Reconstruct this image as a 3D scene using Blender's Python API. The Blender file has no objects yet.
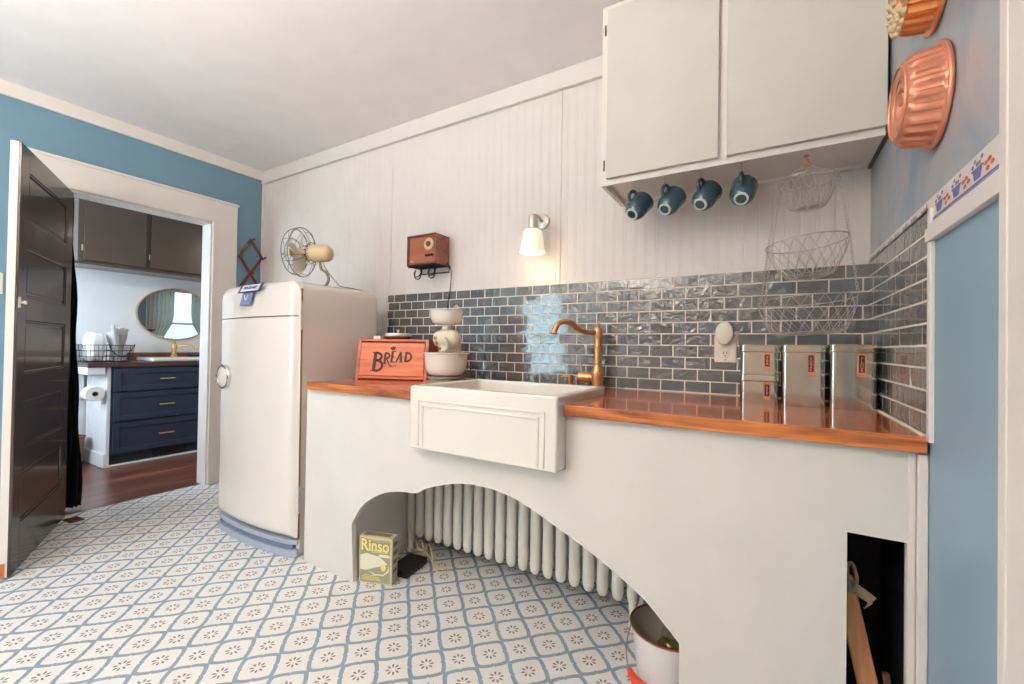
import bpy, bmesh, math, random
from mathutils import Vector, Matrix
random.seed(7)
PI = math.pi
scene = bpy.context.scene
col = scene.collection

# ------------------------------------------------------------------ materials
def lin(c):
    return tuple((v / 12.92 if v <= 0.04045 else ((v + 0.055) / 1.055) ** 2.4) for v in [x / 255 for x in c]) + (1.0,)

class NT:
    """small shader node builder"""
    def __init__(self, name):
        self.m = bpy.data.materials.new(name)
        self.m.use_nodes = True
        self.t = self.m.node_tree
        self.n = self.t.nodes
        self.bsdf = self.n['Principled BSDF']
        self.out = self.n['Material Output']
    def node(self, typ, **kw):
        nd = self.n.new(typ)
        for k, v in kw.items():
            setattr(nd, k, v)
        return nd
    def link(self, a, b):
        self.t.links.new(a, b)
    def val(self, sock, v):
        if hasattr(v, 'is_linked') or hasattr(v, 'links'):
            self.link(v, sock)
        else:
            sock.default_value = v
    def math(self, op, a, b=None, c=None, clamp=False):
        nd = self.node('ShaderNodeMath', operation=op, use_clamp=clamp)
        self.val(nd.inputs[0], a)
        if b is not None: self.val(nd.inputs[1], b)
        if c is not None: self.val(nd.inputs[2], c)
        return nd.outputs[0]
    def mix(self, f, a, b):
        nd = self.node('ShaderNodeMix', data_type='RGBA')
        self.val(nd.inputs[0], f); self.val(nd.inputs[6], a); self.val(nd.inputs[7], b)
        return nd.outputs[2]
    def coords(self, kind='Object'):
        return self.node('ShaderNodeTexCoord').outputs[kind]
    def pos(self):
        return self.node('ShaderNodeNewGeometry').outputs['Position']
    def mapped(self, vec, scale=(1, 1, 1), rot=(0, 0, 0)):
        mp = self.node('ShaderNodeMapping')
        self.link(vec, mp.inputs[0]); mp.inputs['Scale'].default_value = scale; mp.inputs['Rotation'].default_value = rot
        return mp.outputs[0]
    def noise(self, vec, scale, detail=3, rough=0.5, dist=0):
        nd = self.node('ShaderNodeTexNoise')
        self.link(vec, nd.inputs['Vector'])
        nd.inputs['Scale'].default_value = scale; nd.inputs['Detail'].default_value = detail
        nd.inputs['Roughness'].default_value = rough; nd.inputs['Distortion'].default_value = dist
        return nd.outputs['Fac']
    def ramp(self, f, stops):
        nd = self.node('ShaderNodeValToRGB')
        self.link(f, nd.inputs[0])
        e = nd.color_ramp.elements
        while len(e) < len(stops): e.new(0.5)
        for i, (p, c) in enumerate(stops):
            e[i].position = p; e[i].color = c
        return nd.outputs[0]
    def bump(self, h, strength=0.2, dist=0.002):
        b = self.node('ShaderNodeBump')
        b.inputs['Strength'].default_value = strength; b.inputs['Distance'].default_value = dist
        self.link(h, b.inputs['Height']); self.link(b.outputs[0], self.bsdf.inputs['Normal'])
    def base(self, c):
        self.val(self.bsdf.inputs['Base Color'], c)
    def set(self, rough=0.5, metal=0, coat=0, spec=0.5, coat_rough=0.05, trans=0, ior=1.45):
        b = self.bsdf.inputs
        b['Roughness'].default_value = rough; b['Metallic'].default_value = metal
        b['Coat Weight'].default_value = coat; b['Coat Roughness'].default_value = coat_rough
        b['Specular IOR Level'].default_value = spec; b['Transmission Weight'].default_value = trans
        b['IOR'].default_value = ior
        return self

def paint(name, c, rough=0.5, metal=0, coat=0, var=0.06, vscale=6, bump=0.0, bscale=60, spec=0.5):
    n = NT(name)
    co = n.coords()
    f = n.noise(co, vscale, 3)
    a = lin(c)
    lo = tuple(max(0, v * (1 - var)) for v in a[:3]) + (1,); hi = tuple(min(1, v * (1 + var)) for v in a[:3]) + (1,)
    n.base(n.mix(f, lo, hi)); n.set(rough, metal, coat, spec)
    if bump: n.bump(n.noise(co, bscale, 2), bump, 0.002)
    return n.m

def wood(name, c1, c2, axis=0, rough=0.35, coat=0.3, scale=1.0, planks=0.0, spec=0.5):
    n = NT(name)
    co = n.coords()
    sc = [30 * scale] * 3; sc[axis] = 2.2 * scale
    v = n.mapped(co, tuple(sc))
    f = n.noise(v, 1.0, 5, 0.6, 0.6)
    c = n.ramp(f, [(0.36, lin(c1)), (0.62, lin(c2))])
    if planks:
        sep = n.node('ShaderNodeSeparateXYZ'); n.link(co, sep.inputs[0])
        oth = sep.outputs[1] if axis == 0 else sep.outputs[0]
        idx = n.math('FLOOR', n.math('DIVIDE', oth, planks))
        wn = n.node('ShaderNodeTexWhiteNoise', noise_dimensions='1D'); n.link(idx, wn.inputs['W'])
        c = n.mix(n.math('MULTIPLY', wn.outputs[0], 0.55), c, lin(c1))
    n.base(c); n.set(rough, 0, coat, spec)
    n.bump(f, 0.08, 0.001)
    return n.m

M = {}
M['white'] = paint('white paint', (226, 221, 213), 0.45, bump=0.03)
M['panel_white'] = paint('cabinet white paint', (213, 208, 199), 0.55, bump=0.04, bscale=40)
M['bead'] = paint('beadboard paint', (216, 209, 203), 0.5)
M['ceiling'] = paint('ceiling paint', (236, 229, 227), 0.85, bump=0.05)
M['door_white'] = paint('upper door paint', (202, 197, 187), 0.55)
M['trim'] = paint('trim gloss paint', (222, 214, 206), 0.35)
M['blue_wall'] = paint('blue wall paint', (106, 138, 156), 0.6, var=0.06, bump=0.05)
M['bath_wall'] = paint('pale wall paint', (222, 220, 218), 0.7)
M['blue_panel'] = paint('blue panel paint', (126, 154, 170), 0.4, var=0.06, vscale=3)
M['enamel'] = paint('cream enamel', (222, 213, 203), 0.18, coat=0.5, var=0.02)
M['porcelain'] = paint('porcelain glaze', (226, 219, 207), 0.25, coat=0.25, var=0.02)
M['milk'] = paint('milk glass', (233, 224, 212), 0.2, coat=0.5, var=0.02)
M['chrome'] = paint('chrome', (205, 200, 196), 0.09, metal=1, var=0.05)
M['dull_chrome'] = paint('aluminium trim', (182, 188, 204), 0.35, metal=0.5, var=0.12)
M['dark_slot'] = paint('slot dark', (104, 112, 134), 0.5)
M['canister'] = paint('canister steel', (200, 188, 172), 0.1, metal=1, var=0.12, vscale=10)
M['steel'] = paint('tinned wire', (196, 190, 182), 0.35, metal=0.55)
M['wire'] = paint('dull wire', (182, 175, 167), 0.35, metal=0.25)
M['brass'] = paint('antique brass', (206, 156, 104), 0.34, metal=0.75, var=0.15, vscale=30)
M['gold'] = paint('brushed gold', (226, 190, 128), 0.35, metal=0.8)
M['copper'] = paint('copper', (212, 144, 116), 0.36, metal=0.6, var=0.08)
M['copper2'] = paint('polished copper', (226, 150, 92), 0.3, metal=0.7, var=0.1)
M['copper_label'] = paint('copper label', (205, 135, 105), 0.35, metal=0.4)
M['teal'] = paint('teal glaze', (46, 72, 82), 0.25, coat=0.4, var=0.15, vscale=30)
M['foot'] = paint('unglazed foot', (205, 208, 200), 0.6)
M['black'] = paint('black plastic', (28, 26, 26), 0.45)
M['black_metal'] = paint('black iron', (38, 36, 36), 0.45, metal=0.3)
M['door_black'] = paint('dark door gloss', (64, 54, 48), 0.22, coat=0.25, var=0.12, vscale=4, bump=0.04, bscale=14)
M['bath_black'] = paint('dark cupboard gloss', (88, 72, 60), 0.26, coat=0.25, var=0.12, vscale=4, bump=0.25, bscale=18)
M['navy'] = paint('navy paint', (48, 54, 70), 0.35, var=0.08)
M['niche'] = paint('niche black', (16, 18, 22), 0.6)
M['curtain'] = paint('dark curtain', (34, 31, 32), 0.85, var=0.25, vscale=40, bump=0.3, bscale=300)
M['radiator'] = paint('radiator paint', (232, 226, 213), 0.4)
M['cord_black'] = paint('black cord', (44, 42, 42), 0.6)
M['cord_beige'] = paint('beige cable', (226, 204, 160), 0.55)
M['cream'] = paint('cream fan enamel', (198, 176, 136), 0.35)
M['blade'] = paint('fan blade', (205, 196, 180), 0.35)
M['grey_wire'] = paint('grey wire', (128, 120, 112), 0.4, metal=0.5)
M['coat_rack'] = wood('coat rack wood', (86, 44, 36), (112, 62, 52), 2, 0.5, 0)
M['radio'] = wood('radio walnut', (116, 60, 42), (148, 82, 58), 0, 0.4, 0.2)
M['radio_dark'] = wood('radio edge walnut', (92, 42, 28), (118, 58, 40), 0, 0.4, 0.2)
M['radio_face'] = wood('radio face cloth', (136, 76, 54), (152, 90, 66), 0, 0.6, 0)
M['bread'] = wood('bread box maple', (176, 82, 42), (202, 108, 62), 0, 0.4, 0.2)
M['bread_edge'] = wood('bread box edge', (140, 62, 32), (168, 84, 48), 0, 0.4, 0.2)
M['letter'] = paint('burnt lettering', (58, 28, 14), 0.6)
M['counter'] = wood('stained counter', (146, 72, 42), (196, 110, 68), 0, 0.09, 0.0, 1.0, planks=0.09, spec=0.22)
M['counter_edge'] = wood('counter edge', (108, 54, 26), (196, 118, 62), 0, 0.3, 0.2, 1.5)
M['dark_wood'] = wood('dark wood', (58, 38, 32), (86, 58, 48), 1, 0.35, 0.2)
M['red_wood'] = wood('reddish wood', (104, 60, 42), (134, 82, 60), 1, 0.4, 0.2)
M['bath_floor'] = wood('bathroom boards', (74, 42, 32), (136, 86, 64), 1, 0.3, 0.2, 0.6, planks=0.13)
M['handle_wood'] = wood('stick wood', (196, 130, 84), (226, 168, 116), 2, 0.45, 0.1)
M['dark_stick'] = wood('dark stick wood', (70, 44, 32), (110, 74, 56), 2, 0.5, 0)
M['rope'] = paint('rope fibre', (150, 130, 112), 0.9, var=0.3, vscale=80)
M['red'] = paint('red paint', (205, 66, 44), 0.35)
M['red_rim'] = paint('red brown rim', (132, 58, 42), 0.4)
M['pail'] = paint('white pail enamel', (222, 219, 215), 0.25, coat=0.3)
M['pail_in'] = paint('pail interior', (176, 170, 152), 0.4)
M['plate'] = paint('ivory plastic', (226, 216, 200), 0.4)
M['towel'] = paint('white towel', (238, 236, 232), 0.95, bump=0.5, bscale=220)
M['paper'] = paint('white paper', (236, 234, 230), 0.9)
M['box_side'] = paint('aged card', (188, 178, 146), 0.7, var=0.15, vscale=25)
M['box_olive'] = paint('olive print', (150, 148, 116), 0.65, var=0.1, vscale=40)
M['box_yellow'] = paint('yellow print', (222, 210, 132), 0.65)
M['box_cream'] = paint('cream print', (222, 216, 196), 0.65)
M['box_dark'] = paint('dark print', (112, 104, 74), 0.65)
M['green_led'] = paint('green mark', (60, 150, 110), 0.5)
M['blue_tag'] = paint('blue tag', (108, 121, 154), 0.5, var=0.15, vscale=60)
M['badge'] = paint('badge white', (206, 208, 220), 0.3)
M['badge_ink'] = paint('badge ink', (58, 64, 88), 0.4)
M['ink_blue'] = paint('cobalt pattern', (104, 104, 158), 0.4)
M['ink_red'] = paint('red pattern', (206, 92, 62), 0.4)
M['ink_grey'] = paint('grey pattern', (140, 138, 140), 0.4)
M['grout'] = paint('grout', (222, 214, 200), 0.85)
M['brown_knob'] = paint('brown bakelite', (66, 36, 28), 0.35)
M['mixer'] = paint('mixer enamel', (224, 210, 186), 0.3, var=0.05)
M['mixer_grey'] = paint('grey turntable', (120, 112, 100), 0.4)
M['label_yellow'] = paint('jar label', (206, 184, 92), 0.6)
M['drape'] = paint('sage drape', (206, 206, 200), 0.9)
M['dresser'] = paint('dresser paint', (62, 64, 92), 0.5)
M['basket_brown'] = paint('wicker', (150, 108, 70), 0.8, var=0.3, vscale=60)
M['scuff'] = paint('bare wood scuff', (176, 104, 56), 0.7, var=0.3, vscale=50)

# blue plaster above the right hand tiles, its grey reflections put into the colour
n = NT('blue plaster grey sheen'); co = n.coords()
f = n.noise(n.mapped(co, (1, 1, 0.7)), 5.0, 4, 0.6, 0.5)
n.base(n.ramp(f, [(0.36, lin((132, 154, 172))), (0.52, lin((164, 168, 172))), (0.75, lin((172, 172, 174)))])); n.set(0.35, 0, 0.1)
n.bump(n.noise(co, 30, 3), 0.06, 0.002); M['plaster_sheen'] = n.m

# glazed subway tile
n = NT('glazed tile'); co = n.pos()
rnd = n.node('ShaderNodeNewGeometry').outputs['Random Per Island']
f = n.noise(co, 28, 4, 0.6, 0.4)
c1 = n.ramp(rnd, [(0.0, lin((76, 82, 88))), (0.35, lin((87, 89, 89))), (0.7, lin((95, 93, 90))), (1.0, lin((80, 89, 95)))])
n.base(n.mix(n.math('MULTIPLY', f, 0.5), c1, lin((60, 65, 69)))); n.set(0.07, 0, 0.8, 0.6)
n.bump(n.noise(co, 26, 2, 0.5, 0.8), 0.95, 0.008); M['tile'] = n.m

# encaustic floor tile: wavy lattice with eight petal rosettes
n = NT('patterned floor tile'); co = n.pos()
sep = n.node('ShaderNodeSeparateXYZ'); n.link(co, sep.inputs[0])
S = 0.1113; X0, Y0 = -1.249, -0.828
dx = n.math('SUBTRACT', sep.outputs[0], X0); dy = n.math('SUBTRACT', sep.outputs[1], Y0)
k = 1 / (S * math.sqrt(2))
u = n.math('MULTIPLY', n.math('ADD', dx, dy), k); v = n.math('MULTIPLY', n.math('SUBTRACT', dy, dx), k)
u5 = n.math('ADD', u, 0.5); v5 = n.math('ADD', v, 0.5)
fu = n.math('FLOOR', u5); fv = n.math('FLOOR', v5)
a = n.math('SUBTRACT', n.math('SUBTRACT', u5, fu), 0.5); b = n.math('SUBTRACT', n.math('SUBTRACT', v5, fv), 0.5)
par = n.math('FLOORED_MODULO', n.math('ADD', fu, fv), 2.0)
aa = n.math('ABSOLUTE', a); ab = n.math('ABSOLUTE', b)
mx = n.math('MAXIMUM', aa, ab); mn = n.math('MINIMUM', aa, ab)
t2 = n.math('POWER', n.math('MULTIPLY', mn, 2.0), 1.6)
t6 = n.math('POWER', n.math('MULTIPLY', mn, 2.0), 4.0)
star = n.math('ADD', n.math('ADD', n.math('MULTIPLY', t2, 0.018), n.math('MULTIPLY', t6, 0.040)), 0.418)
rou = n.math('SUBTRACT', n.math('SUBTRACT', 0.455, n.math('MULTIPLY', t2, 0.02)), n.math('MULTIPLY', t6, 0.075))
notch = n.math('MULTIPLY', n.math('LESS_THAN', mn, 0.03), 0.03)
star = n.math('ADD', star, notch); rou = n.math('SUBTRACT', rou, n.math('MULTIPLY', notch, 0.8))
lim = n.math('ADD', n.math('MULTIPLY', star, n.math('SUBTRACT', 1.0, par)), n.math('MULTIPLY', rou, par))
white = n.math('LESS_THAN', mx, lim)
r = n.math('SQRT', n.math('ADD', n.math('MULTIPLY', a, a), n.math('MULTIPLY', b, b)))
th = n.math('ARCTAN2', b, a)
ph = n.math('SUBTRACT', n.math('FRACT', n.math('ADD', n.math('MULTIPLY', th, 8 / (2 * PI)), 0.5)), 0.5)
arc = n.math('MULTIPLY', n.math('MULTIPLY', n.math('ABSOLUTE', ph), 2 * PI / 8), r)
rr = n.math('DIVIDE', n.math('SUBTRACT', r, 0.07), 0.165)
inr = n.math('MULTIPLY', n.math('GREATER_THAN', rr, 0.0), n.math('LESS_THAN', rr, 1.0))
wid = n.math('MULTIPLY', n.math('SINE', n.math('MULTIPLY', n.math('POWER', n.math('MAXIMUM', rr, 0.001), 1.4), PI)), 0.034)
pet = n.math('MULTIPLY', inr, n.math('LESS_THAN', arc, wid))
nz = n.noise(co, 14, 3)
cw = n.mix(nz, lin((222, 219, 213)), lin((234, 230, 222))); cb = n.mix(nz, lin((120, 141, 157)), lin((138, 156, 168)))
c = n.mix(white, cb, cw); c = n.mix(pet, c, lin((116, 98, 94)))
n.base(c); n.set(0.42, 0, 0.08); n.bump(nz, 0.05, 0.001); M['floor'] = n.m

# glass, mirror, lamp glass
n = NT('window pane'); tr = n.node('ShaderNodeBsdfTransparent'); gl = n.node('ShaderNodeBsdfGlossy'); gl.inputs['Roughness'].default_value = 0.02
mxs = n.node('ShaderNodeMixShader'); mxs.inputs[0].default_value = 0.06
n.link(tr.outputs[0], mxs.inputs[1]); n.link(gl.outputs[0], mxs.inputs[2]); n.link(mxs.outputs[0], n.out.inputs[0]); M['pane'] = n.m
n = NT('jar glass'); tr = n.node('ShaderNodeBsdfTransparent'); tr.inputs[0].default_value = (.93, .95, .92, 1); gl = n.node('ShaderNodeBsdfGlossy'); gl.inputs['Roughness'].default_value = 0.03
mxs = n.node('ShaderNodeMixShader'); mxs.inputs[0].default_value = 0.14
n.link(tr.outputs[0], mxs.inputs[1]); n.link(gl.outputs[0], mxs.inputs[2]); n.link(mxs.outputs[0], n.out.inputs[0]); M['glass'] = n.m
n = NT('mirror silver'); n.base((0.82, 0.85, 0.88, 1)); n.set(0.01, 1); M['mirror'] = n.m
n = NT('frosted shade lit'); n.base(lin((250, 240, 220))); n.set(0.3)
n.bsdf.inputs['Emission Color'].default_value = (1.0, 0.80, 0.55, 1); n.bsdf.inputs['Emission Strength'].default_value = 0.5; M['shade'] = n.m
n = NT('bulb lit'); n.base(lin((255, 250, 240))); n.bsdf.inputs['Emission Color'].default_value = (1.0, 0.85, 0.62, 1); n.bsdf.inputs['Emission Strength'].default_value = 5; M['bulb'] = n.m
n = NT('ceiling fill lamp glass lit'); n.base(lin((250, 245, 235))); n.bsdf.inputs['Emission Color'].default_value = (1.0, 0.87, 0.73, 1); n.bsdf.inputs['Emission Strength'].default_value = 150; M['fill_lamp_glass'] = n.m

# ------------------------------------------------------------------ geometry helpers
def BM(): return bmesh.new()

def obj(name, bm, mats, parent=None, smooth=35, loc=None, rz=0, rot=None):
    me = bpy.data.meshes.new(name)
    bmesh.ops.recalc_face_normals(bm, faces=bm.faces[:])
    bm.to_mesh(me); bm.free()
    return link_mesh(name, me, mats, parent, smooth, loc, rz, rot)

def link_mesh(name, me, mats, parent=None, smooth=35, loc=None, rz=0, rot=None):
    if not isinstance(mats, (list, tuple)): mats = [mats]
    for m in mats: me.materials.append(M[m])
    if smooth:
        for p in me.polygons: p.use_smooth = True
        try: me.set_sharp_from_angle(angle=math.radians(smooth))
        except Exception: pass
    o = bpy.data.objects.new(name, me); col.objects.link(o)
    if smooth:
        wn = o.modifiers.new('weighted', 'WEIGHTED_NORMAL'); wn.keep_sharp = True; wn.weight = 80
    if parent is not None: o.parent = parent
    if loc is not None: o.location = loc
    if rz: o.rotation_euler = (0, 0, rz)
    if rot is not None: o.rotation_euler = rot
    return o

def tag(o, label, cat, group=None):
    o['label'] = label; o['category'] = cat
    if group: o['group'] = group
    return o

def thing(name, label, cat, loc=(0, 0, 0), rz=0, group=None, rot=None):
    o = bpy.data.objects.new(name, None); col.objects.link(o)
    o.empty_display_size = 0.05
    o.location = loc; o.rotation_euler = rot if rot is not None else (0, 0, rz)
    return tag(o, label, cat, group)

def struct(name, bm, mats, smooth=35, parent=None):
    o = obj(name, bm, mats, parent, smooth)
    o['kind'] = 'structure'
    return o

def dup(root, label=None, loc=None, rot=None, group=None):
    r = root.copy(); col.objects.link(r)
    if loc is not None: r.location = loc
    if rot is not None: r.rotation_euler = rot
    if label: r['label'] = label
    if group: r['group'] = group
    for ch in list(root.children):
        c = ch.copy(); col.objects.link(c); c.parent = r
        for g in list(ch.children):
            d = g.copy(); col.objects.link(d); d.parent = c
    return r

def box(bm, x0, x1, y0, y1, z0, z1, bev=0, seg=2, mi=0, edges=None):
    vs = [bm.verts.new((x, y, z)) for z in (z0, z1) for y in (y0, y1) for x in (x0, x1)]
    q = [(0, 2, 3, 1), (4, 5, 7, 6), (0, 1, 5, 4), (2, 6, 7, 3), (0, 4, 6, 2), (1, 3, 7, 5)]
    fs = [bm.faces.new([vs[i] for i in f]) for f in q]
    for f in fs: f.material_index = mi
    if bev:
        es = list({e for f in fs for e in f.edges})
        if edges: es = [e for e in es if edges((e.verts[0].co + e.verts[1].co) / 2, e.verts[1].co - e.verts[0].co)]
        r = bmesh.ops.bevel(bm, geom=es, offset=bev, segments=seg, profile=0.5, affect='EDGES', clamp_overlap=True)
        for f in r['faces']: f.material_index = mi
    return fs

def new_since(bm, n0):
    bm.verts.ensure_lookup_table()
    return bm.verts[n0:]

def xform(bm, n0, mat):
    for v in new_since(bm, n0): v.co = mat @ v.co

def tube(bm, pts, r, n=8, closed=False, caps=True, mi=0, flat=None):
    pts = [Vector(p) for p in pts]
    N = len(pts)
    rs = r if isinstance(r, (list, tuple)) else [r] * N
    rings = []
    up = None
    for i, p in enumerate(pts):
        if closed: t = (pts[(i + 1) % N] - pts[i - 1])
        else: t = pts[min(i + 1, N - 1)] - pts[max(i - 1, 0)]
        if t.length < 1e-9: t = Vector((0, 0, 1))
        t.normalize()
        if up is None:
            up = Vector((0, 0, 1)) if abs(t.z) < 0.9 else Vector((1, 0, 0))
        a = up - t * up.dot(t)
        if a.length < 1e-6: a = Vector((1, 0, 0)) - t * t.x
        a.normalize(); up = a
        b = t.cross(a)
        ring = []
        for k in range(n):
            w = 2 * PI * k / n
            ring.append(bm.verts.new(p + a * (math.cos(w) * rs[i]) + b * (math.sin(w) * rs[i] * (flat or 1))))
        rings.append(ring)
    for i in range(N if closed else N - 1):
        A, B = rings[i], rings[(i + 1) % N]
        for k in range(n):
            f = bm.faces.new((A[k], A[(k + 1) % n], B[(k + 1) % n], B[k])); f.material_index = mi
    if caps and not closed:
        for R in (rings[0], rings[-1]):
            f = bm.faces.new(R); f.material_index = mi

def lathe(bm, prof, n=32, mat=None, mi=0, a0=0.0, a1=2 * PI, fn=None):
    mat = mat or Matrix.Identity(4)
    full = abs(a1 - a0 - 2 * PI) < 1e-6
    cnt = n if full else n + 1
    rings = []
    for j, (r, z) in enumerate(prof):
        if r < 1e-6:
            rings.append([bm.verts.new(mat @ Vector((0, 0, z)))])
        else:
            ring = []
            for k in range(cnt):
                w = a0 + (a1 - a0) * k / n
                rr, zz = (r, z) if fn is None else fn(r, z, w, j)
                ring.append(bm.verts.new(mat @ Vector((rr * math.cos(w), rr * math.sin(w), zz))))
            rings.append(ring)
    for A, B in zip(rings, rings[1:]):
        for k in range(n):
            k2 = (k + 1) % cnt
            if len(A) == 1 and len(B) == 1: continue
            if len(A) == 1: f = bm.faces.new((A[0], B[k], B[k2]))
            elif len(B) == 1: f = bm.faces.new((A[k], A[k2], B[0]))
            else: f = bm.faces.new((A[k], A[k2], B[k2], B[k]))
            f.material_index = mi

def circle(c, r, n, axis='z', a0=0, a1=2 * PI, ry=None):
    c = Vector(c); ry = ry or r
    out = []
    full = abs(a1 - a0 - 2 * PI) < 1e-6
    for k in range(n if full else n + 1):
        w = a0 + (a1 - a0) * k / n
        x, y = r * math.cos(w), ry * math.sin(w)
        out.append(c + {'z': Vector((x, y, 0)), 'y': Vector((x, 0, y)), 'x': Vector((0, x, y))}[axis])
    return out

def poly(bm, pts, mat=None, mi=0, h=0.0):
    """flat polygon given in 3D; h extrudes along its normal"""
    vs = [bm.verts.new(Vector(p) if mat is None else mat @ Vector(p)) for p in pts]
    f = bm.faces.new(vs); f.material_index = mi
    if h:
        f.normal_update(); nrm = f.normal.copy()
        r = bmesh.ops.extrude_face_region(bm, geom=[f])
        nv = [g for g in r['geom'] if isinstance(g, bmesh.types.BMVert)]
        for v in nv: v.co += nrm * h
        for fc in {f2 for v in nv for f2 in v.link_faces}: fc.material_index = mi
    return f

def ribbon(bm, pts, w, mat, mi=0, t=0.0008):
    """thick stroke of a 2D path, in the plane of mat's x and y"""
    pts = [Vector((p[0], p[1], 0)) for p in pts]
    ws = w if isinstance(w, (list, tuple)) else [w] * len(pts)
    L, R = [], []
    for i, p in enumerate(pts):
        d = pts[min(i + 1, len(pts) - 1)] - pts[max(i - 1, 0)]
        d.normalize(); nr = Vector((-d.y, d.x, 0))
        L.append(p + nr * ws[i] / 2); R.append(p - nr * ws[i] / 2)
    top = [bm.verts.new(mat @ (v + Vector((0, 0, t)))) for v in L], [bm.verts.new(mat @ (v + Vector((0, 0, t)))) for v in R]
    bot = [bm.verts.new(mat @ v) for v in L], [bm.verts.new(mat @ v) for v in R]
    for i in range(len(pts) - 1):
        for q in ((top[0][i], top[1][i], top[1][i + 1], top[0][i + 1]), (top[0][i], top[0][i + 1], bot[0][i + 1], bot[0][i]), (top[1][i], bot[1][i], bot[1][i + 1], top[1][i + 1])):
            f = bm.faces.new(q); f.material_index = mi
    for i in (0, len(pts) - 1):
        f = bm.faces.new((top[0][i], bot[0][i], bot[1][i], top[1][i])); f.material_index = mi

def text_mesh(s, size, extrude=0.0006, offset=0.0, line=1.0, align='CENTER'):
    cu = bpy.data.curves.new('lettering', 'FONT')
    cu.body = s; cu.size = size; cu.extrude = extrude; cu.offset = offset; cu.space_line = line
    cu.align_x = align; cu.align_y = 'CENTER'; cu.resolution_u = 3
    o = bpy.data.objects.new('lettering', cu); col.objects.link(o)
    dg = bpy.context.evaluated_depsgraph_get()
    me = bpy.data.meshes.new_from_object(o.evaluated_get(dg))
    bpy.data.objects.remove(o); bpy.data.curves.remove(cu)
    return me

def catmull(pts, n=8, closed=False):
    pts = [Vector(p) for p in pts]
    out = []
    N = len(pts)
    for i in range(N if closed else N - 1):
        p0 = pts[i - 1] if (closed or i > 0) else pts[0] * 2 - pts[1]
        p1 = pts[i]; p2 = pts[(i + 1) % N]
        p3 = pts[(i + 2) % N] if (closed or i + 2 < N) else p2 * 2 - p1
        for k in range(n):
            t = k / n
            out.append(0.5 * ((2 * p1) + (p2 - p0) * t + (2 * p0 - 5 * p1 + 4 * p2 - p3) * t * t + (3 * p1 - p0 - 3 * p2 + p3) * t ** 3))
    if not closed: out.append(pts[-1])
    return out

MT = Matrix.Translation
def MR(a, ax): return Matrix.Rotation(a, 4, ax)
FACE_FRONT = MR(PI / 2, 'X')         # x,y plane -> x,z plane facing -y

# ================================================================== ROOM SHELL
XL, CEIL, YF = -4.03, 2.55, -3.6
bm = BM(); box(bm, -4.09, 0.1, YF, 0.0, -0.05, 0); struct('floor', bm, 'floor', 0)
bm = BM(); box(bm, XL - .02, 0.1, YF, 0.0, CEIL, CEIL + .06); struct('ceiling', bm, 'ceiling', 0)

# beadboard back wall: profile extruded in z
bm = BM()
prof = []; x = XL
pitch = 0.0508
while x < 0.02:
    prof += [(x, 0), (x + .0015, .0010), (x + .003, 0), (x + .008, -.0005), (x + .013, 0), (x + .0145, .0010), (x + .016, 0)]
    x += pitch
prof = [(px, py) for px, py in prof if px <= 0.0] + [(0.0, 0.0)]
lo = [bm.verts.new((px, py, 0)) for px, py in prof]; hi = [bm.verts.new((px, py, CEIL)) for px, py in prof]
for i in range(len(prof) - 1): bm.faces.new((lo[i], lo[i + 1], hi[i + 1], hi[i]))
box(bm, XL, 0.1, .012, .1, 0, CEIL)
struct('wall_back', bm, 'bead', 12)
for i, (xx, w) in enumerate([(-1.272, .024), (-2.505, .016)]):
    bm = BM(); box(bm, xx - w / 2, xx + w / 2, -.004, 0, 1.43, 2.45, .0015, 1); struct('trim_%d' % (i + 1), bm, 'bead')
bm = BM(); box(bm, XL + .001, XL + .02, -.02, 0, 0, 2.45, .003, 1); struct('trim_3', bm, 'bead')

# left wall with the doorway
OY0, OY1, OZ = -1.225, -0.385, 2.03
bm = BM()
box(bm, XL - .06, XL, YF, OY0, 0, CEIL); box(bm, XL - .06, XL, OY1, 0.0, 0, CEIL); box(bm, XL - .06, XL, OY0, OY1, OZ, CEIL)
struct('wall_left', bm, 'blue_wall', 0)
bm = BM()
box(bm, XL - .12, XL - .061, -1.9, OY0, 0, CEIL); box(bm, XL - .12, XL - .061, OY1, 0.1, 0, CEIL); box(bm, XL - .12, XL - .061, OY0, OY1, OZ, CEIL)
struct('wall_bathroom_inner', bm, 'bath_wall', 0)
# jamb lining and casing
bm = BM()
box(bm, XL - .125, XL + .004, OY1 - .018, OY1, 0, OZ, .002, 1); box(bm, XL - .125, XL + .004, OY0, OY0 + .018, 0, OZ, .002, 1)
box(bm, XL - .125, XL + .004, OY0, OY1, OZ - .018, OZ, .002, 1)
struct('trim_4', bm, 'trim')
bm = BM()
cz = OZ + .17
for (y0, y1) in ((OY1 - .006, -.215), (-1.375, OY0 + .006)):
    box(bm, XL, XL + .018, y0, y1, 0, cz - .0, .003, 1)
    yi = y0 if y0 > -.8 else y1
    s = 1 if y0 > -.8 else -1
    box(bm, XL + .018, XL + .024, min(yi, yi + s * .022), max(yi, yi + s * .022), 0, OZ + .03, .003, 2)
box(bm, XL, XL + .0181, -1.375, -.215, OZ - .006, cz, .003, 1)
box(bm, XL + .018, XL + .024, -1.20, -.38, OZ - .002, OZ + .024, .003, 2)
box(bm, XL, XL + .026, -1.385, -.207, cz - .012, cz + .008, .003, 1)
struct('trim_5', bm, 'trim')

# crown boards
bm = BM(); box(bm, XL, 0, -.02, -.0005, 2.455, CEIL, .002, 1); box(bm, XL, 0, -.027, -.0005, 2.445, 2.458, .003, 2); struct('trim_6', bm, 'bead')
bm = BM(); box(bm, XL, XL + .018, YF, -.02, 2.47, CEIL, .002, 1); struct('trim_7', bm, 'trim')

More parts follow.
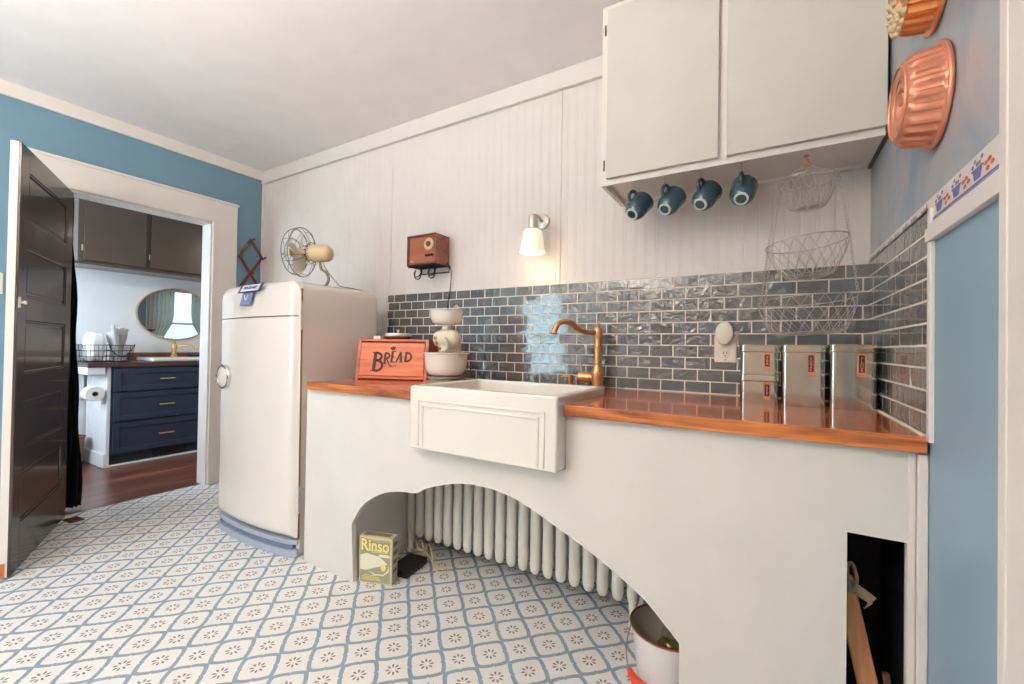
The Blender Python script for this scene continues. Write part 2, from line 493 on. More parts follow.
# front wall (behind the camera) with a window, right wall
WX0, WX1, WZ0, WZ1 = -3.62, -2.82, 0.62, 1.85
bm = BM()
box(bm, XL - .06, WX0, YF - .1, YF, 0, CEIL); box(bm, WX1, 0.1, YF - .1, YF, 0, CEIL)
box(bm, WX0, WX1, YF - .1, YF, 0, WZ0); box(bm, WX0, WX1, YF - .1, YF, WZ1, CEIL)
struct('wall_front', bm, 'bead', 0)
def window(num, ax, a0, a1, z0, z1, pos, sgn):
    """casing + sash + pane of a window lying in plane ax = pos"""
    def B(bm, p0, p1, q0, q1, zz0, zz1, bev=.003):
        if ax == 'y': box(bm, p0, p1, min(q0, q1), max(q0, q1), zz0, zz1, bev, 1)
        else: box(bm, min(q0, q1), max(q0, q1), p0, p1, zz0, zz1, bev, 1)
    bm = BM()
    i0, i1 = pos - sgn * .004, pos + sgn * .02
    B(bm, a0 - .1, a0, i0, i1, z0 - .1, z1 + .1); B(bm, a1, a1 + .1, i0, i1, z0 - .1, z1 + .1)
    B(bm, a0, a1, i0, i1, z1, z1 + .1); B(bm, a0 - .02, a1 + .02, i0, i1 + sgn * .03, z0 - .04, z0)
    o = struct('window_%d' % num, bm, 'trim')
    bm = BM(); f0, f1 = pos - sgn * .05, pos - sgn * .02; zm = (z0 + z1) / 2
    for q in ((a0, a0 + .04, z0, z1), (a1 - .04, a1, z0, z1), (a0, a1, z0, z0 + .05), (a0, a1, z1 - .04, z1), (a0, a1, zm - .02, zm + .02)):
        B(bm, q[0], q[1], f0, f1, q[2], q[3])
    obj('window_sash', bm, 'trim', o)
    bm = BM(); B(bm, a0 + .03, a1 - .03, pos - sgn * .037, pos - sgn * .033, z0 + .03, z1 - .03, 0)
    obj('window_pane', bm, 'pane', o, 0)
    return o
window(1, 'y', WX0, WX1, WZ0, WZ1, YF, 1)
bm = BM(); box(bm, 0, .1, YF, 0, 0, CEIL); struct('wall_right', bm, 'plaster_sheen', 0)

# subway tile backsplash (real tiles, one sheet per wall)
ROW, TW, G, CT = 0.0522, 0.1035, 0.0044, 0.91
def tiles(name, plane, lo_, hi_, rows, top):
    bm = BM()
    th = .007
    for r in range(rows):
        z1 = top - r * ROW - G / 2; z0 = z1 - ROW + G
        off = (0.5 * TW if r % 2 else 0) + (.03 if plane == 'y' else .012)
        xx = -math.ceil((hi_ - lo_) / TW + 2) * TW + hi_ + off
        while xx < hi_:
            a, b = max(xx, lo_) + G / 2, min(xx + TW, hi_) - G / 2
            xx += TW
            if b - a < .008: continue
            n0 = len(bm.verts)
            ta, tb = random.gauss(0, .006), random.gauss(0, .006)
            if plane == 'y':
                box(bm, a, b, -th, -.0005, z0, z1, .0012, 1)
                for v in new_since(bm, n0):
                    if v.co.y < -.003: v.co.y += ta * (v.co.x - (a + b) / 2) + tb * (v.co.z - (z0 + z1) / 2)
            else:
                box(bm, -th, -.0005, a, b, z0, z1, .0012, 1)
                for v in new_since(bm, n0):
                    if v.co.x < -.003: v.co.x += ta * (v.co.y - (a + b) / 2) + tb * (v.co.z - (z0 + z1) / 2)
    o = struct(name, bm, 'tile', 0)
    bm = BM()
    if plane == 'y': box(bm, lo_ - .006, hi_, -.0062, -.0002, top - rows * ROW, top + .003)
    else: box(bm, -.0062, -.0002, lo_ - .004, hi_, top - rows * ROW, top + .003)
    g = obj('grout', bm, 'grout', o, 0)
    return o
tiles('trim_8', 'y', -2.515, 0.0, 10, CT + 10 * ROW)
tiles('trim_9', 'x', -.722, -.0075, 10, CT + 10 * ROW)

# right wall: blue panel, border strip, mouldings and foreground casing
bm = BM(); box(bm, -.003, -.0002, -1.105, -.7125, 0, 1.353); struct('trim_10', bm, 'blue_panel', 0)
bm = BM()
box(bm, -.0062, -.0003, -1.105, -.0075, 1.398, 1.456, .001, 1)
def flat(pts, mi): poly(bm, [(-.0070, y, z) for y, z in pts], mi=mi)
def pot(y):
    flat([(y - .021, 1.428), (y + .021, 1.428), (y + .013, 1.410), (y - .013, 1.410)], 1)
    flat([(y - .027, 1.431), (y + .027, 1.431), (y + .027, 1.428), (y - .027, 1.428)], 1)
    for k in range(5):
        yy = y + (k - 2) * .010; zz = 1.439 + .005 * math.cos(k * 2.1)
        flat([(yy + .006 * math.cos(q * PI / 3), zz + .0045 * math.sin(q * PI / 3)) for q in range(6)], 3 if k % 2 else 1)
def flower(y):
    for k, (p, q) in enumerate([(-.011, 1.420), (.007, 1.415), (0, 1.429), (.014, 1.426)]):
        flat([(y + p + .0085 * math.cos(w * PI / 3), q + .0045 * math.sin(w * PI / 3)) for w in range(6)], 2)
yy = -.785; i = 0
while yy > -1.08:
    pot(yy) if i % 2 == 0 else flower(yy)
    yy -= .050; i += 1
yy = -.70
while yy < -.03:
    for k in range(4):
        p = yy + k * .013; hh = .006 + .007 * random.random()
        flat([(p - .005, 1.436), (p + .005, 1.436), (p + .004, 1.436 + hh), (p - .004, 1.436 + hh)], 3)
    yy += .085
flat([(-1.10, 1.402), (-.745, 1.402), (-.745, 1.4062), (-1.10, 1.4062)], 1)
flat([(-1.10, 1.399), (-.745, 1.399), (-.745, 1.4005), (-1.10, 1.4005)], 1)
struct('trim_11', bm, ['trim', 'ink_blue', 'ink_red', 'ink_grey'], 0)
bm = BM()
box(bm, -.016, -.0003, -1.105, -.722, 1.353, 1.385, .003, 2); box(bm, -.010, -.0003, -1.105, -.722, 1.383, 1.3975, .003, 2)
box(bm, -.012, -.0003, -.744, -.7235, .90, 1.43, .003, 2)
struct('trim_12', bm, 'trim')
bm = BM()
box(bm, -.018, -.0003, -1.24, -1.102, 0, 2.2, .003, 1); box(bm, -.026, -.0003, -1.24, -1.19, 0, 2.2, .006, 3); box(bm, -.0205, -.0003, -1.135, -1.125, 0, 2.2, .002, 2)
struct('trim_13', bm, 'trim')

# ================================================================== BATHROOM SHELL
BX = -5.72
bm = BM(); box(bm, BX, -4.0905, -1.9, 3.2, -.05, -.002); box(bm, -4.0905, -1.1, .115, 3.2, -.05, -.002); struct('floor_bathroom', bm, 'bath_floor', 0)
bm = BM(); box(bm, BX - .1, -4.06, -1.9, 3.2, CEIL, CEIL + .06); box(bm, -4.06, -1.1, .1, 3.2, CEIL, CEIL + .06); struct('ceiling_bathroom', bm, 'ceiling', 0)
bm = BM(); box(bm, BX - .1, BX, -1.9, 3.2, 0, CEIL); struct('wall_bathroom_back', bm, 'bath_wall', 0)
VX0, VX1 = -5.45, -4.45
bm = BM(); box(bm, BX, VX0, -2.0, -1.9, 0, CEIL); box(bm, VX1, -4.15, -2.0, -1.9, 0, CEIL); box(bm, VX0, VX1, -2.0, -1.9, 0, .9); box(bm, VX0, VX1, -2.0, -1.9, 2.1, CEIL)
struct('wall_bathroom_left', bm, 'bath_wall', 0)
window(2, 'y', VX0, VX1, .9, 2.1, -1.9, 1)
bm = BM(); box(bm, BX, -1.1, 3.2, 3.3, 0, CEIL); struct('wall_bathroom_right', bm, 'bath_wall', 0)
UY0, UY1 = 1.45, 2.35
bm = BM(); box(bm, -1.1, -1.0, .1, UY0, 0, CEIL); box(bm, -1.1, -1.0, UY1, 3.3, 0, CEIL); box(bm, -1.1, -1.0, UY0, UY1, 0, .8); box(bm, -1.1, -1.0, UY0, UY1, 2.1, CEIL)
struct('wall_bathroom_far', bm, 'blue_wall', 0)
window(3, 'x', UY0, UY1, .8, 2.1, -1.1, -1)
bm = BM(); box(bm, XL - .06, -1.0, .1005, .115, 0, CEIL); struct('wall_bathroom_front', bm, 'bath_wall', 0)

# ================================================================== DOOR LEAF
hx, hy, fx, fy = -4.045, -1.165, -3.30, -1.52
DL = math.hypot(fx - hx, fy - hy); DA = math.atan2(fy - hy, fx - hx)
# local: x from hinge to latch edge, visible face towards +y
bm = BM(); box(bm, 0, DL, -.034, -.006, .008, 2.012, .001, 1)
door = obj('door_1', bm, ['trim', 'scuff'], None, 0, (hx, hy, 0), DA); door['kind'] = 'structure'
PZ = [(.225, .475), (.575, .80), (.935, 1.19), (1.30, 1.54), (1.665, 1.90)]
px0, px1 = DL - .72, DL - .10
bm = BM()
box(bm, 0, px0, -.008, .004, .009, 2.011, .0015, 1); box(bm, px1, DL - .0008, -.008, .004, .009, 2.011, .0015, 1)
zz = [.009] + [v for q in PZ for v in q] + [2.011]
for i in range(0, len(zz), 2): box(bm, px0, px1, -.008, .004, zz[i], zz[i + 1], .0015, 1)
obj('door_stiles', bm, 'door_black', door, 30)
for z0, z1 in PZ:
    bm = BM(); box(bm, px0 + .028, px1 - .028, -.007, -.002, z0 + .028, z1 - .028, .003, 2)
    n0 = len(bm.verts)
    for q in ((px0, px0 + .012, z0, z1), (px1 - .012, px1, z0, z1), (px0, px1, z0, z0 + .012), (px0, px1, z1 - .012, z1)):
        box(bm, q[0], q[1], -.007, .001, q[2], q[3], .004, 2)
    box(bm, px0, px1, -.0075, -.0055, z0, z1)
    obj('door_panel', bm, 'door_black', door, 30)
bm = BM(); box(bm, DL - .03, DL + .0012, -.026, -.014, 1.235, 1.30, .002, 1); tube(bm, [(DL - .022, .003, 1.27), (DL - .022, .022, 1.27)], .005, 10); box(bm, DL - .034, DL - .010, .018, .026, 1.262, 1.278, .003, 2); box(bm, DL - .03, DL - .004, .003, .007, 1.245, 1.295, .001, 1)
obj('door_latch', bm, 'plate', door)
bm = BM(); box(bm, DL - .022, DL + .0014, -.036, -.012, .008, .075, .002, 1); obj('scuffed_corner', bm, 'scuff', door)

# floor register beside the door foot
t = tag(obj('floor_register', BM() if False else (lambda b: (box(b, -.05, .05, -.035, .035, 0, .006, .002, 1), [box(b, -.044 + .011 * i, -.038 + .011 * i, -.028, .028, .005, .0075) for i in range(9)], b)[-1])(BM()), 'dark_stick', None, 30, (-3.955, -1.145, 0.0), .1),
        'small dark brown floor register beside the foot of the open door', 'vent')

# ================================================================== REFRIGERATOR
FX0, FX1 = -3.165, -2.388
fr = thing('refrigerator', 'old rounded cream enamel refrigerator between the doorway and the sink counter', 'refrigerator', (0, 0, 0))
fc = (FX0 + FX1) / 2; fw = FX1 - FX0
bm = BM(); box(bm, FX0, FX1, -.690, -.20, .02, 1.425, .055, 6, edges=lambda c, d: c.z > 1.0 and not (abs(c.y + .690) < 1e-3)); obj('cabinet_body', bm, 'enamel', fr, 40)
def bowed(z0, z1, rtop, rbot):
    """door slab with bowed front and rounded front edges / top corners"""
    bm = BM(); NXq, NZq = 44, 40; RC = .085 if rtop else .03
    def Y(x, z):
        u_ = 2 * (x - fc) / fw
        y = -.757 + .036 * u_ * u_
        e = 0
        R = .05
        dx_ = fw / 2 - abs(x - fc)
        dz_ = min((z1 - z) if rtop else 9, (z - z0) if rbot else 9)
        # corner aware inset distance
        r_ = RC
        d = min(dx_, dz_)
        if dx_ < r_ and dz_ < r_:
            d = r_ - math.hypot(r_ - dx_, r_ - dz_)
        d = max(d, 0)
        if d < R: e = (R - math.sqrt(max(R * R - (R - d) ** 2, 0)))
        return y + e * .95
    def warp(i, j):
        # rows/cols concentrated near borders
        def c(tt): return 0.5 - 0.5 * math.cos(PI * tt)
        x = FX0 + fw * c(i / NXq); z = z0 + (z1 - z0) * c(j / NZq)
        if rtop or rbot:
            r_ = RC
            dx_ = fw / 2 - abs(x - fc); dz_ = (z1 - z) if rtop else (z - z0)
            if dx_ < r_ and dz_ < r_:
                ax_, az_ = (r_ - dx_) / r_, (r_ - dz_) / r_
                m = max(ax_, az_); l = math.hypot(ax_, az_)
                if l > 1e-6:
                    ax_, az_ = ax_ * m / l, az_ * m / l
                dx_, dz_ = r_ - ax_ * r_, r_ - az_ * r_
                x = fc + math.copysign(fw / 2 - dx_, x - fc); z = (z1 - dz_) if rtop else (z0 + dz_)
        return x, z
    F = [[None] * (NZq + 1) for _ in range(NXq + 1)]; B = [[None] * (NZq + 1) for _ in range(NXq + 1)]
    for i in range(NXq + 1):
        for j in range(NZq + 1):
            x, z = warp(i, j)
            F[i][j] = bm.verts.new((x, min(Y(x, z), -.701), z))
            if i in (0, NXq) or j in (0, NZq): B[i][j] = bm.verts.new((x, -.700, z))
    for i in range(NXq):
        for j in range(NZq): bm.faces.new((F[i][j], F[i + 1][j], F[i + 1][j + 1], F[i][j + 1]))
    for i in range(NXq):
        for j in (0, NZq): bm.faces.new((F[i][j], F[i + 1][j], B[i + 1][j], B[i][j]))
    for j in range(NZq):
        for i in (0, NXq): bm.faces.new((F[i][j], F[i][j + 1], B[i][j + 1], B[i][j]))
    loop = [B[i][0] for i in range(NXq + 1)] + [B[NXq][j] for j in range(1, NZq + 1)] + [B[i][NZq] for i in range(NXq - 1, -1, -1)] + [B[0][j] for j in range(NZq - 1, 0, -1)]
    bm.faces.new(loop)
    return bm
obj('freezer_panel', bowed(1.244, 1.432, True, False), 'enamel', fr, 40)
dr = obj('refrigerator_door', bowed(.092, 1.238, False, True), 'enamel', fr, 40)
bm = BM(); box(bm, FX0 + .004, FX1 + .001, -.6998, -.6902, .095, 1.385); obj('door_gasket', bm, 'basket_brown', fr)
def bowpts(off, n=24, inset=.004):
    out = []
    for i in range(n + 1):
        x = FX0 + inset + (fw - 2 * inset) * i / n
        u_ = 2 * (x - fc) / fw
        y = -.757 + .036 * u_ * u_ + off
        d = min(x - FX0, FX1 - x); R = .05
        if d < R: y += (R - math.sqrt(max(R * R - (R - d) ** 2, 0))) * .9
        out.append((x, min(y, -.70)))
    return out
def bowslab(bm, off, z0, z1, mi=0, inset=.004, yb=-.66):
    P = bowpts(off, inset=inset)
    lo_ = [bm.verts.new((x, y, z0)) for x, y in P] + [bm.verts.new((P[-1][0], yb, z0)), bm.verts.new((P[0][0], yb, z0))]
    hi_ = [bm.verts.new((v.co.x, v.co.y, z1)) for v in lo_]
    N_ = len(lo_)
    for i in range(N_):
        f = bm.faces.new((lo_[i], lo_[(i + 1) % N_], hi_[(i + 1) % N_], hi_[i])); f.material_index = mi
    for L_ in (lo_, hi_):
        f = bm.faces.new(L_); f.material_index = mi
bm = BM(); bowslab(bm, 0.0, .004, .04); bowslab(bm, .006, .066, .088); kp = obj('kick_plate', bm, 'dull_chrome', fr, 40)
bm = BM(); bowslab(bm, .012, .039, .067, inset=.03); obj('kick_slot', bm, 'dark_slot', kp, 40)
for z0, z1 in ((.235, .365), (1.175, 1.32)):
    bm = BM(); tube(bm, [(FX1 + .008, -.708, z0), (FX1 + .008, -.708, z1)], .008, 12); box(bm, FX1 - .004, FX1 + .004, -.705, -.675, z0 + .01, z1 - .01, .001, 1)
    tube(bm, [(FX1 + .008, -.708, z0 - .006), (FX1 + .008, -.708, z0 + .012)], .0105, 12)
    obj('door_hinge', bm, 'enamel', fr)
# round latch, turned to follow the bow
lm = MT((-3.03, -.755, .905)) @ MR(math.radians(-2), 'Z') @ MR(PI / 2, 'X')
bm = BM(); lathe(bm, [(.070, -.01), (.070, .008), (.066, .013), (.061, .013), (.058, .008), (.058, -.01)], 40, lm); rg = obj('latch_ring', bm, 'chrome', dr)
bm = BM(); lathe(bm, [(.058, -.01), (.058, .006), (.045, .012), (.02, .016), (0, .017)], 36, lm); obj('latch_dome', bm, 'enamel', rg)
bm = BM(); box(bm, FX0 - .035, FX0 + .012, -.722, -.704, .872, .884, .003, 2); box(bm, FX0 - .03, FX0 + .012, -.725, -.704, .893, .911, .004, 2); box(bm, FX0 - .006, FX0 + .014, -.72, -.70, .862, .92, .003, 2)
obj('latch_strike', bm, 'chrome', dr)
# badge and tag
bmx = MT((-2.735, -.766, 1.398)) @ MR(math.radians(-26), 'X') @ FACE_FRONT
def bc(bm, x0, x1, y0, y1, h, mi=0, bev=.001):
    n0 = len(bm.verts); box(bm, x0, x1, y0, y1, 0, h, bev, 1, mi); xform(bm, n0, bmx)
bm = BM(); bc(bm, -.098, .098, -.021, .021, .006); bg = obj('badge', bm, 'badge', fr)
bm = BM()
for s in (-1, 1): bc(bm, s * .098 - .009, s * .098 + .009, -.026, .026, .008, 0)
bc(bm, -.09, .09, -.025, -.0205, .0075); obj('badge_bracket', bm, 'badge_ink', bg)
me = text_mesh('FRIGIDAIRE', .026, .0006, .0003); me.transform(bmx @ MT((0, 0, .0068))); link_mesh('badge_lettering', me, 'badge_ink', bg, 0)
bmx = MT((-2.775, -.766, 1.342)) @ MR(math.radians(-7), 'X') @ FACE_FRONT
bm = BM()
poly(bm, [(-.06, -.036, .004), (.045, -.034, .004), (.066, .036, .004), (-.035, .034, .004)], bmx, 0, .003)
bt = obj('badge_tag', bm, 'blue_tag', fr)
bm = BM(); ribbon(bm, [(-.02, .02), (-.004, -.008), (.004, -.004), (.018, .024)], .006, bmx @ MT((0, 0, .0075))); obj('tag_mark', bm, 'badge', bt)

_P = Matrix.Translation((-2.42, -.7, 0)); fr.matrix_world = _P @ MR(-.010, 'Y') @ _P.inverted() @ MT((0, 0, .001))
# ================================================================== SINK COUNTER (arched cabinet front)
cb = thing('sink_cabinet', 'white painted counter front with a wide arch over the radiator', 'cabinet', (0, 0, 0))
archL = catmull([(-1.985, .267, 0), (-1.915, .367, 0), (-1.81, .437, 0), (-1.70, .473, 0), (-1.584, .487, 0)], 6)
archR = catmull([(-1.584, .487, 0), (-1.508, .525, 0), (-1.355, .568, 0), (-1.214, .574, 0), (-1.084, .551, 0), (-.945, .496, 0), (-.818, .440, 0), (-.718, .387, 0), (-.64, .339, 0), (-.581, .286, 0), (-.534, .24, 0)], 4)
arch = [(-1.968, 0.0)] + [(q.x, q.y) for q in archL] + [(q.x, q.y) for q in archR[1:]] + [(-.534, 0.0)]
SX0, SX1, SZ0 = -1.563, -.911, .688
outer = [(-2.334, 0.0)] + arch + [(0.0 - .002, 0.0), (-.002, .868), (SX1 + .002, .868), (SX1 + .002, SZ0 - .002), (SX0 - .002, SZ0 - .002), (SX0 - .002, .868), (-2.334, .868)]
hole = [(-.150, .10), (-.150, .654), (-.038, .654), (-.038, .10)]
bm = BM()
eds = []
for loop_ in (outer, hole):
    vs = [bm.verts.new((x, -.70, z)) for x, z in loop_]
    for i in range(len(vs)): eds.append(bm.edges.new((vs[i], vs[(i + 1) % len(vs)])))
r_ = bmesh.ops.triangle_fill(bm, use_beauty=True, use_dissolve=False, edges=eds, normal=(0, -1, 0))
fs = [g for g in r_['geom'] if isinstance(g, bmesh.types.BMFace)]
ex = bmesh.ops.extrude_face_region(bm, geom=fs)
for g in ex['geom']:
    if isinstance(g, bmesh.types.BMVert): g.co.y += .022
obj('front_panel', bm, 'panel_white', cb, 20)
# bare edge strip of the arch
bm = BM()
A3 = [Vector((x, 0, z)) for x, z in arch]
for i in range(len(A3) - 1):
    p, q = A3[i], A3[i + 1]
    vs = [bm.verts.new(c) for c in ((p.x, -.7012, p.z), (q.x, -.7012, q.z), (q.x, -.677, q.z), (p.x, -.677, p.z))]
    bm.faces.new(vs)
bmesh.ops.remove_doubles(bm, verts=bm.verts[:], dist=1e-5)
r_ = bmesh.ops.solidify(bm, geom=bm.faces[:], thickness=.006)
obj('arch_edging', bm, 'trim', cb, 30)
bm = BM(); box(bm, -2.334, -2.314, -.678, -.012, 0, .866, .001, 1); box(bm, -2.006, -1.988, -.678, -.25, 0, .866, .001, 1); obj('side_panel', bm, 'bead', cb, 0)
bm = BM(); box(bm, -.022, -.003, -.712, -.7005, 0, .868, .003, 2); box(bm, -.0365, -.024, -.7035, -.7005, 0, .868, .001, 1); obj('corner_stile', bm, 'trim', cb)
bm = BM()
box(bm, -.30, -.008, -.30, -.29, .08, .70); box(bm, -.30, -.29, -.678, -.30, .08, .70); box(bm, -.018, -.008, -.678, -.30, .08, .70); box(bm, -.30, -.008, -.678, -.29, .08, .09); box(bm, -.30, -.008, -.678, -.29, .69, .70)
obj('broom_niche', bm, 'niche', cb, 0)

# countertop : two oiled boards joined behind the sink
bm = BM()
box(bm, -2.302, SX0 - .003, -.727, -.0085, .872, .91, .003, 2); box(bm, SX1 + .003, -.0085, -.727, -.0085, .872, .91, .003, 2); box(bm, SX0 - .003, SX1 + .003, -.297, -.0085, .872, .91)
ct = obj('countertop', bm, ['counter', 'counter_edge'], None, 30)
for p in ct.data.polygons:
    if p.normal.y < -.7 or p.normal.x < -.7: p.material_index = 1
tag(ct, 'glossy orange stained wooden countertop running either side of the sink', 'countertop')
bm = BM(); tube(bm, [(-.0085 - .004, -.71, .912), (-.0125, -.01, .912)], .004, 6); tube(bm, [(-.0125, -.0125, .912), (SX1, -.0125, .912)], .003, 6)
obj('caulk_bead', bm, 'box_cream', ct)

# farmhouse sink
sk = thing('farmhouse_sink', 'white fireclay apron sink set into the wooden counter', 'sink', ((SX0 + SX1) / 2, -.77, SZ0))
w2 = (SX1 - SX0) / 2; D = .47; H = .940 - SZ0
bm = BM()
def ringq(x, y0, y1, z): return [bm.verts.new(c) for c in ((-x, y0, z), (x, y0, z), (x, y1, z), (-x, y1, z))]
o0 = ringq(w2, 0.0, D, 0); o1 = ringq(w2, 0.0, D, H)
i1 = ringq(w2 - .028, .034, D - .03, H); i0 = ringq(w2 - .042, .05, D - .046, .035)
bm.faces.new(o0)
for a_, b_ in ((o0, o1), (o1, i1), (i1, i0)):
    for k_ in range(4): bm.faces.new((a_[k_], a_[(k_ + 1) % 4], b_[(k_ + 1) % 4], b_[k_]))
bm.faces.new(i0)
bmesh.ops.recalc_face_normals(bm, faces=bm.faces[:])
front = [f for f in bm.faces if abs(f.normal.y + 1) < .01 and abs(f.calc_center_median().y) < .001][0]
bmesh.ops.bevel(bm, geom=bm.edges[:], offset=.009, segments=4, profile=.5, affect='EDGES', clamp_overlap=True)
obj('basin', bm, 'porcelain', sk, 50)
bm = BM()
for ins, dep in ((.044, .004), (.066, .0035)):
    x_ = w2 - ins; zt = H - .052 - (ins - .044) * .9
    for q in ((-x_, -x_ + .010, .012, zt), (x_ - .010, x_, .012, zt), (-x_, x_, zt - .010, zt)):
        box(bm, q[0], q[1], -dep, .004, q[2], q[3], .0032, 2)
obj('apron_moulding', bm, 'porcelain', sk, 50)
bm = BM(); lathe(bm, [(.0, .002), (.035, .002), (.04, .0)], 24, MT((0, .24, .036))); obj('drain', bm, 'brass', sk)

# bridge style tap and soap pump
fa = thing('kitchen_faucet', 'antique brass swan neck faucet rising behind the white sink', 'faucet', (-1.02, -.085, .9103))
bm = BM()
lathe(bm, [(0, 0), (.034, 0), (.034, .006), (.026, .012), (.025, .03), (.029, .04), (.030, .075), (.026, .088), (.021, .100), (.0185, .11), (.023, .114), (.0185, .119), (.0185, .19), (.022, .194), (.0185, .199), (.0175, .235), (.021, .24), (.0245, .255), (.0245, .275), (.017, .286), (.010, .292), (.012, .300), (.007, .309), (0, .313)], 28)
obj('tap_column', bm, 'brass', fa)
sp = catmull([(0, 0, .268), (-.035, -.06, .264), (-.055, -.105, .275), (-.075, -.15, .302), (-.095, -.185, .308), (-.110, -.212, .296), (-.120, -.228, .266), (-.122, -.232, .252)], 6)
bm = BM(); tube(bm, sp, [.0125] * (len(sp) - 4) + [.0135, .0145, .0155, .0155], 14); obj('spout', bm, 'brass', fa)
bm = BM(); tube(bm, [(-.012, 0, .05), (-.03, 0, .05), (-.034, 0, .05), (-.075, -.006, .05), (-.088, -.006, .05), (-.094, -.006, .05)], [.018, .02, .024, .026, .024, .016], 20)
lv = obj('handle_barrel', bm, 'brass', fa)
bm = BM(); tube(bm, [(-.078, -.006, .066), (-.080, -.006, .09), (-.081, -.006, .118)], [.0045, .0035, .005], 10); obj('lever', bm, 'brass', lv)
so = thing('soap_pump', 'short antique brass soap pump left of the faucet', 'soap dispenser', (-1.165, -.07, .9103))
bm = BM(); lathe(bm, [(0, 0), (.018, 0), (.018, .005), (.013, .012), (.013, .032), (.016, .038), (.016, .05), (.012, .055), (0, .057)], 24); obj('pump_body', bm, 'brass', so)
bm = BM(); tube(bm, [(0, 0, .046), (-.03, -.012, .049), (-.045, -.018, .044)], [.006, .005, .0045], 10); obj('pump_spout', bm, 'brass', so)

# ================================================================== RADIATOR, CARTON, ROUTER, BUCKET
rd = thing('radiator', 'white cast iron column radiator behind the counter arch', 'radiator', (-1.962, -.25, 0))
def section(foot=False):
    bm = BM()
    for y in (-.075, .075):
        n0 = len(bm.verts)
        tube(bm, [(0, y, .085), (0, y, .088), (0, y, .094), (0, y, .105), (0, y, .125), (0, y, .63), (0, y, .655), (0, y, .668), (0, y, .674)], [.006, .012, .0175, .022, .0245, .0245, .021, .014, .006], 16, flat=.92)
    box(bm, -.018, .018, -.075, .075, .12, .165, .012, 3); box(bm, -.018, .018, -.075, .075, .59, .635, .012, 3)
    if foot:
        for y in (-.075, .075): tube(bm, [(0, y, .12), (0, y, .03), (0, y, .0)], [.02, .014, .02], 12)
    return bm
sec = None
me_plain = None
for i in range(20):
    foot = i in (0, 19)
    if foot:
        obj('radiator_section', section(True), 'radiator', rd, 40, (.0625 * i + .0, 0, 0))
    elif me_plain is None:
        o_ = obj('radiator_section', section(), 'radiator', rd, 40, (.0625 * i, 0, 0)); me_plain = o_.data
    else:
        o_ = bpy.data.objects.new('radiator_section', me_plain); col.objects.link(o_); o_.parent = rd; o_.location = (.0625 * i, 0, 0)

# washing powder carton
ca = thing('soap_powder_box', 'vintage olive and yellow washing powder carton at the left foot of the arch', 'box', (-1.879, -.626, 0), math.radians(19))
cw_, cd_, chh = .166, .055, .212
bm = BM(); box(bm, -cw_ / 2, cw_ / 2, -cd_ / 2, cd_ / 2, 0, chh, .0015, 1); obj('carton', bm, 'box_side', ca, 30)
CM = MT((0, -cd_ / 2 - .0003, 0)) @ FACE_FRONT
bm = BM(); poly(bm, [(-.076, .006, 0), (.072, .006, 0), (.072, .20, 0), (-.076, .20, 0)], CM, 0, .0004); fp = obj('front_print', bm, 'box_olive', ca, 0)
bm = BM()
poly(bm, [(-.076, .06, .001), (-.05, .058, .001), (.062, .094, .001), (.02, .125, .001), (-.045, .136, .001), (-.076, .125, .001)], CM, 0, .0003)
poly(bm, [(-.035, .056, .0012), (.0, .038, .0012), (.04, .04, .0012), (.066, .06, .0012), (.068, .095, .0012), (.062, .066, .0012), (.04, .046, .0012), (0, .044, .0012)], CM, 0, .0003)
poly(bm, [(.03 + .03 * math.cos(w * PI / 10), .118 + .007 * math.sin(w * PI / 10) - .0, .0012) for w in range(20)], CM @ MT((.015, .012, 0)), 0, .0003)
obj('printed_cloth', bm, 'box_cream', fp, 0)
bm = BM()
for z_, a_, b_ in ((.143, -.02, .05), (.150, -.035, .062), (.014, -.07, .03), (.021, -.065, .025), (.028, -.068, .02), (.035, -.06, .0)):
    x_ = a_
    while x_ < b_:
        l_ = .004 + .006 * random.random(); poly(bm, [(x_, z_, .001), (x_ + l_, z_, .001), (x_ + l_, z_ + .0032, .001), (x_, z_ + .0032, .001)], CM, 0, .0002); x_ += l_ + .002
poly(bm, [(.04 + .013 * math.cos(w * PI / 8), .078 + .017 * math.sin(w * PI / 8), .0014) for w in range(16)], CM, 0, .0002)
obj('lettering', bm, 'box_yellow', fp, 0)
for s_, off, m_, zz_ in (('Rinso', .0036, 'box_dark', .0008), ('Rinso', .0016, 'box_yellow', .0016)):
    me = text_mesh(s_, .058, .0003, off); me.transform(CM @ MT((-.003, .172, zz_)) @ Matrix.Diagonal((1.10, 1.28, 1, 1))); link_mesh('brand_lettering', me, m_, fp, 0)
bm = BM(); box(bm, -cw_ / 2 + .01, cw_ / 2 - .02, -.012, .018, chh - .0003, chh + .0006); obj('top_flap', bm, 'box_dark', ca, 0)
for z_ in (.05, .09, .13, .17):
    bm = BM(); box(bm, cw_ / 2 - .0003, cw_ / 2 + .0005, -.018, .018, z_, z_ + .018); obj('side_print', bm, 'box_dark', ca, 0)

